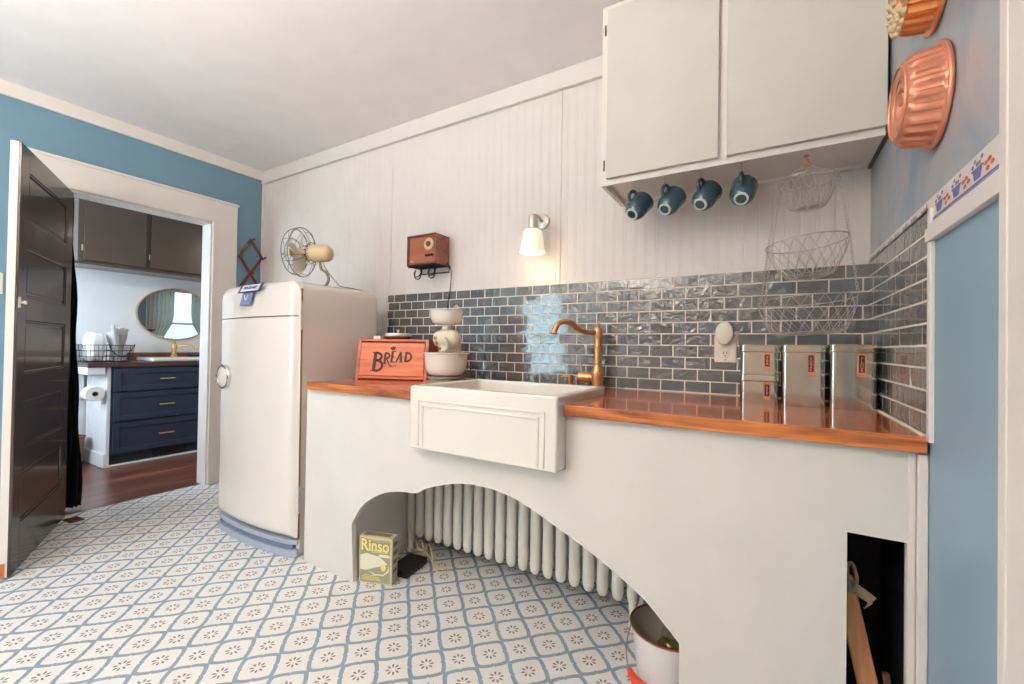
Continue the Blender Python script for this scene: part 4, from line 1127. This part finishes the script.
def chain(a_, b_, bm, link=.0105):
    a_, b_ = Vector(a_), Vector(b_); d = b_ - a_; L_ = d.length; n_ = max(2, int(L_ / link)); d.normalize()
    s1 = d.cross(Vector((.3, .5, .1))).normalized(); s2 = d.cross(s1)
    for i in range(n_):
        c = a_ + d * (L_ * (i + .5) / n_); sd = s1 if i % 2 else s2
        pts_ = [c + d * (.0075 * math.cos(w)) + sd * (.0040 * math.sin(w)) for w in [2 * PI * q / 8 for q in range(8)]]
        tube(bm, pts_, .0011, 4, closed=True)
for k, w in enumerate((PI + .42, -.12, PI - .55)):
    bm = BM(); prev = Vector((0, 0, -.016))
    for zc, R0, R1, hgt, tl in tiers:
        TMx = MT((0, 0, zc)) @ MR(-tl[0], 'Y') @ MR(tl[1], 'X')
        e_ = TMx @ Vector((R0 * math.cos(w), R0 * math.sin(w), 0)); chain(prev, e_, bm); prev = e_
    obj('chain', bm, 'wire', hb)
bm = BM(); lathe(bm, [(0, .0158), (.008, .0158), (.008, .012), (0, .012)], 12); tube(bm, catmull([(0, 0, .012), (.004, 0, 0), (.006, 0, -.012), (0, 0, -.018), (-.006, 0, -.012)], 5), .002, 6)
for k in range(6): tube(bm, circle((.006 * math.cos(k), .006 * math.sin(k), -.006 - .003 * k), .007, 10, 'xyz'[k % 3]), .0013, 5, closed=True)
obj('hook', bm, 'copper_label', hb)

# copper moulds on the right wall (local z = away from the wall)
WALLM = Matrix(((0, 0, -1, 0), (-1, 0, 0, 0), (0, 1, 0, 0), (0, 0, 0, 1)))
def mould(label, y_, z_, mat_, bumps):
    t = thing('copper_mould', label, 'mould', (-.0005, y_, z_))
    NF = 22
    def fl(r, z, w, j):
        if 3 <= j <= 7: return (r * (1 + .034 * max(-1, min(1, 2.2 * math.cos(NF * w))) * (1.0 if j in (4, 5, 6) else .5)) - .002, z)
        return (r, z)
    bm = BM()
    lathe(bm, [(.100, .002), (.107, .004), (.104, .010), (.102, .013), (.1005, .018), (.099, .036), (.0955, .056), (.093, .061), (.088, .066), (.078, .070), (.066, .069), (.056, .064), (.050, .066), (.034, .065), (.026, .056), (0, .054)], 160, WALLM, fn=fl)
    obj('mould_shell', bm, mat_, t, 40)
    bm = BM(); tube(bm, [WALLM @ p_ for p_ in circle((0, 0, .006), .107, 64)], .005, 10, closed=True); obj('rolled_rim', bm, mat_, t)
    bm = BM()
    if bumps:
        for ring_, (r_, n_, zz_) in enumerate(((.090, 24, .066), (.075, 20, .071), (.060, 16, .070), (.043, 11, .068))):
            for k in range(n_):
                w = 2 * PI * (k + .5 * (ring_ % 2)) / n_
                lathe(bm, [(.0085, 0), (.0075, .004), (.004, .0075), (0, .0085)], 10, WALLM @ MT((r_ * math.cos(w), r_ * math.sin(w), zz_ - .002)))
        obj('embossed_berries', bm, 'cream', t)  # cream instead of copper colour imitates highlights on the berries
    else:
        for r_, z2 in ((.078, .0705), (.053, .066)): tube(bm, [WALLM @ p_ for p_ in circle((0, 0, z2), r_, 48)], .0028, 8, closed=True)
        for k in range(5):
            w = 2 * PI * k / 5; tube(bm, [WALLM @ Vector((.006 * math.cos(w), .006 * math.sin(w), .055)), WALLM @ Vector((.024 * math.cos(w + .3), .024 * math.sin(w + .3), .060))], [.005, .003], 8)
        obj('embossed_rings', bm, mat_, t)
mould('fluted copper mould on the blue wall, whole one below the cropped one', -.75, 1.675, 'copper', False)
mould('fluted copper mould with berry embossing cut by the top of the picture', -.745, 1.945, 'copper2', True)

# desk fan on the refrigerator
fn_ = thing('desk_fan', 'old cream desk fan with wire cage on top of the refrigerator', 'fan', (-2.555, -.47, 1.4275))
ax = Vector((-.93, -.42, .06)).normalized()
FM = Matrix.Translation((-.128, -.045, .207)) @ Vector((0, 0, 1)).rotation_difference(ax).to_matrix().to_4x4()
bm = BM()
Rc = .142
tube(bm, [FM @ p_ for p_ in circle((0, 0, 0), Rc, 48)], .0028, 6, closed=True)
tube(bm, [FM @ p_ for p_ in circle((0, 0, .045), Rc * .93, 48)], .0024, 6, closed=True)
tube(bm, [FM @ p_ for p_ in circle((0, 0, .06), Rc * .55, 36)], .002, 6, closed=True)
tube(bm, [FM @ p_ for p_ in circle((0, 0, -.055), Rc * .42, 32)], .0024, 6, closed=True)
for k in range(8):
    w = 2 * PI * k / 8
    pr = [(.05, .066), (.08, .064), (.11, .056), (.132, .045), (.142, .0), (.115, -.03), (.06, -.055), (.035, -.06)]
    if k % 2: pr = [(.03, .067)] + pr[1:]
    for q in (-1, 1) if k % 2 == 0 else (0,):
        tube(bm, catmull([FM @ Vector((r_ * math.cos(w + .12 * q), r_ * math.sin(w + .12 * q), z_)) for r_, z_ in pr], 4), .0016, 5)
cage = obj('wire_cage', bm, 'grey_wire', fn_)
bm = BM(); lathe(bm, [(0, .074), (.026, .072), (.028, .066), (0, .066)], 24, FM); obj('cage_badge', bm, 'cream', cage)
for k in range(4):
    w = 2 * PI * k / 4 + .5
    bm = BM(); rows = []
    for i in range(9):
        r_ = .022 + .100 * i / 8; hw_ = .05 * math.sin(PI * min(1, (i + 1.2) / 9.4)) ** .7 + .004
        row = []
        for j in range(7):
            s_ = (j / 6 - .5) * 2; an = w + s_ * hw_ / max(r_, .03) * .75
            row.append((r_ * math.cos(an), r_ * math.sin(an), .012 + s_ * .018))
        rows.append(row)
    for sgn_ in (0, 1):
        V = [[bm.verts.new(FM @ Vector((p_[0], p_[1], p_[2] + .0012 * sgn_))) for p_ in row] for row in rows]
        for i in range(8):
            for j in range(6): bm.faces.new((V[i][j], V[i + 1][j], V[i + 1][j + 1], V[i][j + 1]))
    obj('fan_blade', bm, 'blade', fn_, 60)
bm = BM(); lathe(bm, [(0, .03), (.018, .028), (.022, .01), (.022, -.03), (.034, -.04), (.046, -.052), (.047, -.066), (.05, -.07), (.05, -.12), (.046, -.16), (.036, -.176), (.018, -.184), (0, -.186)], 36, FM); mt_ = obj('motor_housing', bm, 'cream', fn_)
bm = BM()
for k in range(10):
    w = 2 * PI * k / 10; n0 = len(bm.verts); box(bm, -.0035, .0035, -.001, .001, -.012, .012); xform(bm, n0, FM @ MR(w, 'Z') @ MT((0, .0408, -.046)) @ MR(math.radians(-45), 'X'))
obj('vent_slot', bm, 'brown_knob', mt_)
bm = BM(); n0 = len(bm.verts); tube(bm, catmull([(-.03, 0, .16), (-.015, .0, .11), (.03, .0, .085), (.055, .0, .045), (.03, .0, .012), (-.02, 0, .006)], 6), .008, 10); obj('bracket', bm, 'grey_wire', fn_)
bm = BM(); lathe(bm, [(0, .012), (.05, .012), (.066, .007), (.07, 0), (0, 0)], 36, MT((-.02, 0, 0.0))); obj('fan_foot', bm, 'grey_wire', fn_)
bm = BM(); tube(bm, catmull([(-2.575, -.455, 1.575), (-2.55, -.45, 1.535), (-2.515, -.445, 1.495), (-2.47, -.44, 1.455), (-2.455, -.42, 1.4335), (-2.46, -.33, 1.4325), (-2.50, -.215, 1.428), (-2.51, -.185, 1.40), (-2.51, -.17, 1.25)], 8), .003, 8)
tag(obj('fan_cord', bm, 'grey_wire'), 'thin grey fan cord trailing over the top of the refrigerator', 'cord')

# ================================================================== ADDED FILL LAMP (unseen behind the camera, bounces light off the ceiling)
cl = thing('bounce_fill_lamp', 'tall fill lamp with upturned white bowl added unseen behind the camera to bounce fill off the ceiling', 'fill lamp', (-1.75, -3.05, 0))
bm = BM(); lathe(bm, [(0, 0), (.14, 0), (.14, .012), (.10, .022), (.014, .03), (.012, 1.62), (.03, 1.65), (0, 1.66)], 40); obj('fill_pole', bm, 'steel', cl)
bm = BM(); lathe(bm, [(.03, 1.65), (.10, 1.68), (.165, 1.74), (.19, 1.80), (.186, 1.80), (.16, 1.745), (.095, 1.686), (0, 1.665)], 40); obj('fill_bowl', bm, 'bead', cl)

# ================================================================== BATHROOM THINGS
va = thing('bathroom_vanity', 'navy three drawer vanity with white side seen through the doorway', 'vanity', (-5.2, 0, 0))
VYE = .95
bm = BM(); box(bm, BX + .025 + 5.2, -.002, -.62, VYE, .10, .868, .001, 1); obj('vanity_carcass', bm, 'navy', va, 30)
bm = BM(); box(bm, BX + .025 + 5.2, -.004, -.645, -.6205, 0, .868, .001, 1)
for k in range(9): tube(bm, [(-.48 + .052 * k, -.645, .13), (-.48 + .052 * k, -.645, .86)], .0018, 5)
box(bm, BX + .025 + 5.2, -.002, -.66, -.645, 0, .12, .003, 1); obj('side_panel', bm, 'bath_wall', va, 30)
bm = BM(); box(bm, -.06, -.05, -.62, VYE, 0, .10); obj('toe_kick', bm, 'navy', va, 0)
bm = BM(); box(bm, -.05, -.006, -.66, VYE, 0, .014, .003, 1); obj('base_strip', bm, 'bath_wall', va)
bm = BM(); box(bm, -.0505, -.044, -.30, -.02, .022, .092, .002, 1)
for k in range(12): box(bm, -.0445, -.042, -.29 + .022 * k, -.282 + .022 * k, .03, .085)
obj('toe_vent', bm, 'black', va, 0)
for z0, z1 in ((.655, .852), (.395, .638), (.115, .378)):
    bm = BM(); yy0, yy1 = -.605, .345
    box(bm, 0, .008, yy0, yy1, z0, z1, .002, 1)
    e_ = .045
    for q in ((yy0, yy0 + e_, z0, z1), (yy1 - e_, yy1, z0, z1), (yy0 + e_, yy1 - e_, z0, z0 + e_), (yy0 + e_, yy1 - e_, z1 - e_, z1)): box(bm, .008, .018, q[0], q[1], q[2], q[3], .002, 1)
    d_ = obj('drawer', bm, 'navy', va, 30)
    zc = (z0 + z1) / 2; yc = -.225
    bm = BM(); box(bm, .036, .044, yc - .06, yc + .06, zc - .005, zc + .005, .002, 2)
    for s in (-1, 1): tube(bm, [(.006, yc + s * .045, zc), (.038, yc + s * .045, zc)], .0045, 8)
    obj('drawer_handle', bm, 'gold', d_)
vt = thing('vanity_top', 'dark wooden vanity top with upstand below the oval mirror', 'countertop', (-5.2, 0, .8685))
bm = BM(); box(bm, BX + .004 + 5.2, .028, -.78, VYE, 0, .038, .002, 1); obj('slab', bm, 'dark_wood', vt, 30)
bm = BM(); box(bm, BX + .004 + 5.2, BX + .03 + 5.2, -.36, VYE, .0385, .115, .002, 1); obj('upstand', bm, 'red_wood', vt, 30)
bm = BM(); box(bm, BX + .03 + 5.2, .02, -.78, -.665, -.06, -.0005, .002, 1); box(bm, BX + .005 + 5.2, BX + .03 + 5.2, -.78, -.665, -.3, -.0005, .002, 1); obj('shelf_bracket', bm, 'bath_wall', vt, 30)
bs = thing('basin', 'low white rectangular basin on the dark vanity top', 'sink', (-5.42, .10, .9066))
bm = BM(); box(bm, -.19, .19, -.42, .42, 0, .035, .012, 3); obj('rim', bm, 'porcelain', bs, 40)
bm = BM(); box(bm, -.12, .16, -.36, .36, .0352, .0362); obj('bowl_floor', bm, 'porcelain', bs, 0)
bf = thing('bathroom_faucet', 'gold faucet with side spout in front of the oval mirror', 'faucet', (-5.58, -.02, .9422))
bm = BM(); lathe(bm, [(0, 0), (.03, 0), (.03, .008), (.022, .014), (.022, .08), (.026, .085), (.026, .12), (.02, .13), (.012, .145), (.016, .15), (0, .165)], 24); obj('faucet_body', bm, 'gold', bf)
bm = BM(); tube(bm, catmull([(.0, .01, .10), (.05, .06, .115), (.09, .12, .115), (.105, .145, .10), (.108, .15, .075)], 6), .011, 10); obj('spout', bm, 'gold', bf)
bm = BM(); tube(bm, [(0, 0, .15), (-.01, -.02, .19)], .006, 8); obj('lever', bm, 'gold', bf)
bm = BM(); box(bm, -.035, .035, -.055, .055, 0, .024, .004, 2)
tag(obj('soap_dish', bm, 'black', None, 35, (-5.60, .17, .942)), 'small black dish beside the gold faucet', 'dish')
# wire basket with towels
wb = thing('wire_towel_basket', 'dark wire basket of white towels on the left end of the vanity top', 'basket', (-5.44, -.60, .907))
bm = BM()
bx_, by_, bz_ = .15, .165, .15
def rect(z, s=1.0): return [(-bx_ * s, -by_ * s, z), (bx_ * s, -by_ * s, z), (bx_ * s, by_ * s, z), (-bx_ * s, by_ * s, z)]
for z_, s_ in ((.004, .9), (.05, .93), (.10, .965), (bz_, 1.0)): tube(bm, rect(z_, s_), .003, 6, closed=True)
for k in range(13):
    f_ = -1 + 2 * k / 12
    for s in (-1, 1):
        tube(bm, [(f_ * bx_ * .9, s * by_ * .9, .004), (f_ * bx_, s * by_, bz_)], .0017, 5); tube(bm, [(s * bx_ * .9, f_ * by_ * .9, .004), (s * bx_, f_ * by_, bz_)], .0017, 5)
    tube(bm, [(f_ * bx_ * .9, -by_ * .9, .004), (f_ * bx_ * .9, by_ * .9, .004)], .0015, 5)
obj('wire_body', bm, 'black_metal', wb)
bm = BM(); tube(bm, catmull([(bx_, -.01, bz_ + .01), (bx_ + .004, .0, bz_ - .04), (bx_ + .012, .045, bz_ - .09), (bx_ + .012, .10, bz_ - .09), (bx_ + .006, .145, bz_ - .03), (bx_, .165, bz_ + .01)], 8), .004, 8); obj('swing_handle', bm, 'black_metal', wb)
def cloth_lump(sx, sy, sz, seed, amp):
    bm = BM(); rnd = random.Random(seed); ph_ = [rnd.uniform(0, 6) for _ in range(6)]
    bmesh.ops.create_icosphere(bm, subdivisions=4, radius=1)
    for v in bm.verts:
        c = v.co.copy()
        g = Vector([math.copysign(abs(q) ** .55, q) for q in c])
        w = 1 + amp * (math.sin(7 * c.x + ph_[0]) * math.sin(5 * c.y + ph_[1]) + .7 * math.sin(9 * c.z + 4 * c.y + ph_[2]) + .5 * math.sin(13 * c.y + ph_[3]))
        v.co = Vector((g.x * sx * w, g.y * sy * w, g.z * sz * w))
    zmin = min(v.co.z for v in bm.verts)
    for v in bm.verts: v.co.z -= zmin
    return bm
bm = cloth_lump(.10, .062, .125, 3, .03)
tag(obj('folded_towel', bm, 'towel', None, 60, (-5.44, -.672, .914)), 'folded white towel in the left half of the wire basket', 'towel')
bm = BM()
for k, (a_, l_) in enumerate(((-.5, .27), (-.2, .34), (.1, .30), (.4, .25), (.25, .31))):
    n0 = len(bm.verts); n1 = 8
    rows = []
    for i in range(n1 + 1):
        s_ = i / n1; rows.append([(.05 * math.sin(PI * j / 5 + k) * (.5 + s_), (j / 5 - .5) * .085 * (.6 + .7 * s_ * (1 - .35 * s_)) + math.sin(a_) * l_ * s_ * .40, l_ * s_ - .03 * abs(j / 5 - .5) * s_) for j in range(6)])
    V = [[bm.verts.new((x_ - .015 * k + .03, y_, z_)) for x_, y_, z_ in row] for row in rows]
    for i in range(n1):
        for j in range(5): bm.faces.new((V[i][j], V[i + 1][j], V[i + 1][j + 1], V[i][j + 1]))
bmesh.ops.solidify(bm, geom=bm.faces[:], thickness=.012)
tag(obj('bunched_towel', bm, 'towel', None, 60, (-5.44, -.515, .914)), 'bunched white towel fanning up out of the wire basket', 'towel')
# toilet roll
tr_ = thing('toilet_roll', 'white toilet paper roll on the side of the vanity', 'toilet roll', (-5.30, -.722, .645))
bm = BM(); lathe(bm, [(.02, 0), (.062, 0), (.064, .003), (.064, .102), (.062, .105), (.02, .105), (.02, 0)], 36, MR(PI / 2, 'Y')); obj('paper', bm, 'paper', tr_)
bm = BM(); lathe(bm, [(.0198, .0005), (.0175, .0005), (.0175, .104), (.0198, .104)], 24, MR(PI / 2, 'Y')); obj('tube_core', bm, 'basket_brown', tr_)
bm = BM(); tube(bm, [(.112, 0, 0), (-.012, 0, 0), (-.02, .01, 0), (-.02, .055, 0), (-.02, .0615, 0)], .007, 8); obj('holder', bm, 'black_metal', tr_)
# mirror
mr = thing('oval_mirror', 'oval mirror in a thin gold frame over the vanity', 'mirror', (BX + .004, .04, 1.385))
OM = Matrix(((0, 0, 1, 0), (1, 0, 0, 0), (0, 1, 0, 0), (0, 0, 0, 1))) @ Matrix.Diagonal((1, .79, 1, 1))
bm = BM(); lathe(bm, [(0, .012), (.328, .012)], 72, OM); obj('mirror_glass', bm, 'mirror', mr, 0)
bm = BM(); lathe(bm, [(.326, 0), (.338, 0), (.340, .02), (.332, .022), (.326, .014), (.326, 0)], 72, OM); obj('mirror_frame', bm, 'gold', mr)
# dark wall cupboards
uc = thing('bathroom_wall_cupboard', 'dark glossy two door wall cupboard over the vanity', 'cabinet', (BX + .003, 0, 1.772))
bm = BM(); box(bm, 0, .30, -.80, .75, 0, .66, .002, 1); box(bm, 0, .325, -.86, .78, -.018, .004, .003, 1); obj('carcass', bm, 'bath_black', uc, 30)
for y0, y1 in ((-.765, -.335), (-.295, .15), (.19, .62)):
    bm = BM(); box(bm, .3005, .322, y0, y1, .022, .64, .004, 2); dd = obj('cupboard_door', bm, 'bath_black', uc, 40)
    bm = BM(); tube(bm, [(.306, y0 - .006, .10), (.306, y0 - .006, .15)], .005, 8); obj('hinge', bm, 'steel', dd)
# curtain behind the door edge
bm = BM(); NY, NZ_ = 60, 24
V = []
for j in range(NZ_ + 1):
    z = .012 + 2.03 * j / NZ_; row = []
    for i in range(NY + 1):
        f_ = i / NY; sp_ = .150 - .080 * (j / NZ_)
        row.append(bm.verts.new((-4.195 + .022 * math.sin(f_ * 5 * 2 * PI + .4 * math.sin(j * .5)) , -1.198 + sp_ * f_ + .006 * math.sin(j * .9 + i * .2), z)))
    V.append(row)
for j in range(NZ_):
    for i in range(NY): bm.faces.new((V[j][i], V[j][i + 1], V[j + 1][i + 1], V[j + 1][i]))
bmesh.ops.solidify(bm, geom=bm.faces[:], thickness=.003)
cu_ = thing('door_curtain', 'dark curtain gathered at the left side of the doorway behind the door', 'curtain', (0, 0, 0))
obj('fabric', bm, 'curtain', cu_, 60)
bm = BM(); tube(bm, [(-4.195, -1.30, 2.05), (-4.195, -.32, 2.05)], .009, 10)
for y_ in (-1.28, -.34): tube(bm, [(-4.195, y_, 2.05), (-4.1505, y_, 2.05)], .007, 8)
obj('curtain_rod', bm, 'black_metal', cu_)
# small bin by the vanity
bn = thing('waste_basket', 'small brown wicker bin between the curtain and the vanity', 'bin', (-5.56, -.80, 0))
bm = BM(); lathe(bm, [(0, .004), (.085, .004), (.09, 0), (.115, .24), (.118, .246), (.112, .246), (.086, .012), (0, .012)], 32, fn=lambda r, z, w, j: (r * (1 + .01 * math.sin(24 * w)), z)); obj('wicker_body', bm, 'basket_brown', bn)
bm = BM(); tube(bm, circle((0, 0, .246), .116, 32), .006, 8, closed=True); obj('wicker_rim', bm, 'dark_stick', bn)
# baseboard
bm = BM(); box(bm, BX, BX + .015, -1.9, -.665, 0, .12, .003, 1); struct('baseboard_bathroom', bm, 'bath_wall')
bl_ = thing('bathroom_fill_lamp', 'round white ceiling fill lamp added unseen to brighten the room beyond the doorway', 'ceiling fill lamp', (-3.4, 1.3, CEIL))  # unseen lamp added to brighten the mirrored room and the vanity
bm = BM(); lathe(bm, [(0, -.0005), (.15, -.0005), (.15, -.02), (0, -.02)], 32); obj('fill_base', bm, 'steel', bl_)
bm = BM(); lathe(bm, [(.14, -.0205), (.14, -.05), (.10, -.07), (0, -.075)], 32); obj('fill_shade', bm, 'bulb', bl_)
# room seen in the mirror : dresser, ornament, drapes
dz = thing('dresser', 'dark blue dresser reflected in the oval mirror', 'dresser', (-1.36, .93, 0))
bm = BM(); box(bm, -.22, .25, -.42, .36, .08, 1.28, .004, 1); box(bm, -.25, .255, -.45, .39, 1.28, 1.31, .004, 1); obj('dresser_carcass', bm, 'dresser', dz, 30)
for z0 in (.12, .41, .70, .99):
    bm = BM(); box(bm, -.236, -.2205, -.39, .33, z0, z0 + .26, .004, 1); d_ = obj('drawer', bm, 'dresser', dz, 30)
    bm = BM()
    for y_ in (-.2, .14): lathe(bm, [(0, .03), (.014, .026), (.008, .01), (.006, 0)], 14, MT((-.236, y_, z0 + .13)) @ MR(-PI / 2, 'Y'))
    obj('drawer_knob', bm, 'gold', d_)
for x_ in (-.19, .21):
    for y_ in (-.38, .32):
        bm = BM(); tube(bm, [(x_, y_, .09), (x_, y_, 0)], [.028, .018], 10); obj('leg', bm, 'dresser', dz)
on = thing('scroll_ornament', 'dark curled ornament standing on the reflected dresser', 'ornament', (-1.40, .91, 1.3105))
bm = BM(); box(bm, -.03, .03, -.20, .20, 0, .02, .003, 1)
for y_ in (-.11, .0, .11): tube(bm, catmull([(0, y_ - .04, .02), (0, y_ - .02, .12), (0, y_ + .03, .19), (0, y_ + .05, .14), (0, y_ + .01, .10), (0, y_ + .02, .05), (0, y_ + .05, .02)], 6), .010, 8)
obj('ornament_body', bm, 'black', on)
def drape(y0, y1, label):
    bm = BM(); V = []
    for j in range(13):
        z = .35 + 1.85 * j / 12; row = []; pinch = 1 - .45 * math.exp(-((z - 1.1) / .25) ** 2)
        for i in range(41):
            f_ = i / 40; edge = y0 if y0 < 1.8 else y1
            y = y0 + (y1 - y0) * f_; y = edge + (y - edge) * pinch
            row.append(bm.verts.new((-1.20 + .022 * math.sin(f_ * 6 * 2 * PI), y, z)))
        V.append(row)
    for j in range(12):
        for i in range(40): bm.faces.new((V[j][i], V[j][i + 1], V[j + 1][i + 1], V[j + 1][i]))
    bmesh.ops.solidify(bm, geom=bm.faces[:], thickness=.003)
    tag(obj('drape', bm, 'drape', None, 60), label, 'curtain', 'sage drapes reflected in the mirror')
drape(1.36, 1.76, 'sage green drape beside the reflected dresser'); drape(2.04, 2.46, 'sage green drape on the far side of the reflected window')

# ================================================================== LIGHT, WORLD, CAMERA
w = bpy.data.worlds.new('sky'); scene.world = w; w.use_nodes = True
wt = w.node_tree; bgn = wt.nodes['Background']
tc = wt.nodes.new('ShaderNodeTexCoord'); sp_ = wt.nodes.new('ShaderNodeSeparateXYZ'); wt.links.new(tc.outputs['Generated'], sp_.inputs[0])
rp = wt.nodes.new('ShaderNodeValToRGB'); rp.color_ramp.elements[0].position = .44; rp.color_ramp.elements[0].color = (.12, .32, .26, 1)
rp.color_ramp.elements[1].position = .62; rp.color_ramp.elements[1].color = (.62, .80, 1, 1)
mp_ = wt.nodes.new('ShaderNodeMath'); mp_.operation = 'MULTIPLY_ADD'; mp_.inputs[1].default_value = .5; mp_.inputs[2].default_value = .5
wt.links.new(sp_.outputs[2], mp_.inputs[0]); wt.links.new(mp_.outputs[0], rp.inputs[0])
wt.links.new(rp.outputs[0], bgn.inputs[0]); bgn.inputs[1].default_value = 4.0

def area(name, loc, direction, sx, sy, power, colr, spread=180):
    l = bpy.data.lights.new(name, 'AREA'); l.shape = 'RECTANGLE'; l.size = sx; l.size_y = sy; l.energy = power; l.color = colr; l.spread = math.radians(spread)
    o = bpy.data.objects.new(name, l); col.objects.link(o); o.location = loc
    o.rotation_euler = Vector(direction).to_track_quat('-Z', 'Y').to_euler()
    return o
def point(name, loc, power, colr, rad):
    l = bpy.data.lights.new(name, 'POINT'); l.energy = power; l.color = colr; l.shadow_soft_size = rad
    o = bpy.data.objects.new(name, l); col.objects.link(o); o.location = loc
    return o
area('window_daylight', ((WX0 + WX1) / 2, YF - .14, (WZ0 + WZ1) / 2), (.25, 1, -.05), WX1 - WX0, WZ1 - WZ0, 42, (.58, .84, .98))
area('bathroom_daylight', ((VX0 + VX1) / 2, -2.05, 1.5), (.05, 1, -.1), 1.0, 1.2, 62, (.68, .83, 1.0))
area('bathroom_fill_light', (-3.4, 1.3, CEIL - .09), (0, 0, -1), 0.25, .25, 42, (1.0, .93, .86))  # fill from the lamp added beyond the doorway
area('bounce_fill_light', (-1.75, -3.05, 1.80), (0, 0, 1), .30, .30, 188, (1.0, .935, .87))  # upward fill of the added lamp, bounced off the ceiling
point('sconce_light', (-1.362, -.12, 1.53), 0.55, (1.0, .76, .48), .03)

cam = bpy.data.cameras.new('camera'); co_ = bpy.data.objects.new('camera', cam); col.objects.link(co_); scene.camera = co_
cam.sensor_width = 36; cam.lens = 431.693 / 1024 * 36; cam.clip_start = .02
yaw, pit, rol = -0.53774073, 0.01097986, 0.01626751
f_ = Vector((math.sin(yaw) * math.cos(pit), math.cos(yaw) * math.cos(pit), math.sin(pit))); r_ = Vector((math.cos(yaw), -math.sin(yaw), 0)); u_ = r_.cross(f_)
r2 = math.cos(rol) * r_ + math.sin(rol) * u_; u2 = -math.sin(rol) * r_ + math.cos(rol) * u_
co_.matrix_world = Matrix(((r2.x, u2.x, -f_.x, -.319847), (r2.y, u2.y, -f_.y, -2.056009), (r2.z, u2.z, -f_.z, 1.100635), (0, 0, 0, 1)))
scene.cycles.denoising_prefilter = 'ACCURATE'
vs_ = scene.view_settings
vs_.view_transform = 'Standard'; vs_.look = 'None'; vs_.exposure = -0.02; vs_.gamma = 1.0; vs_.use_curve_mapping = False
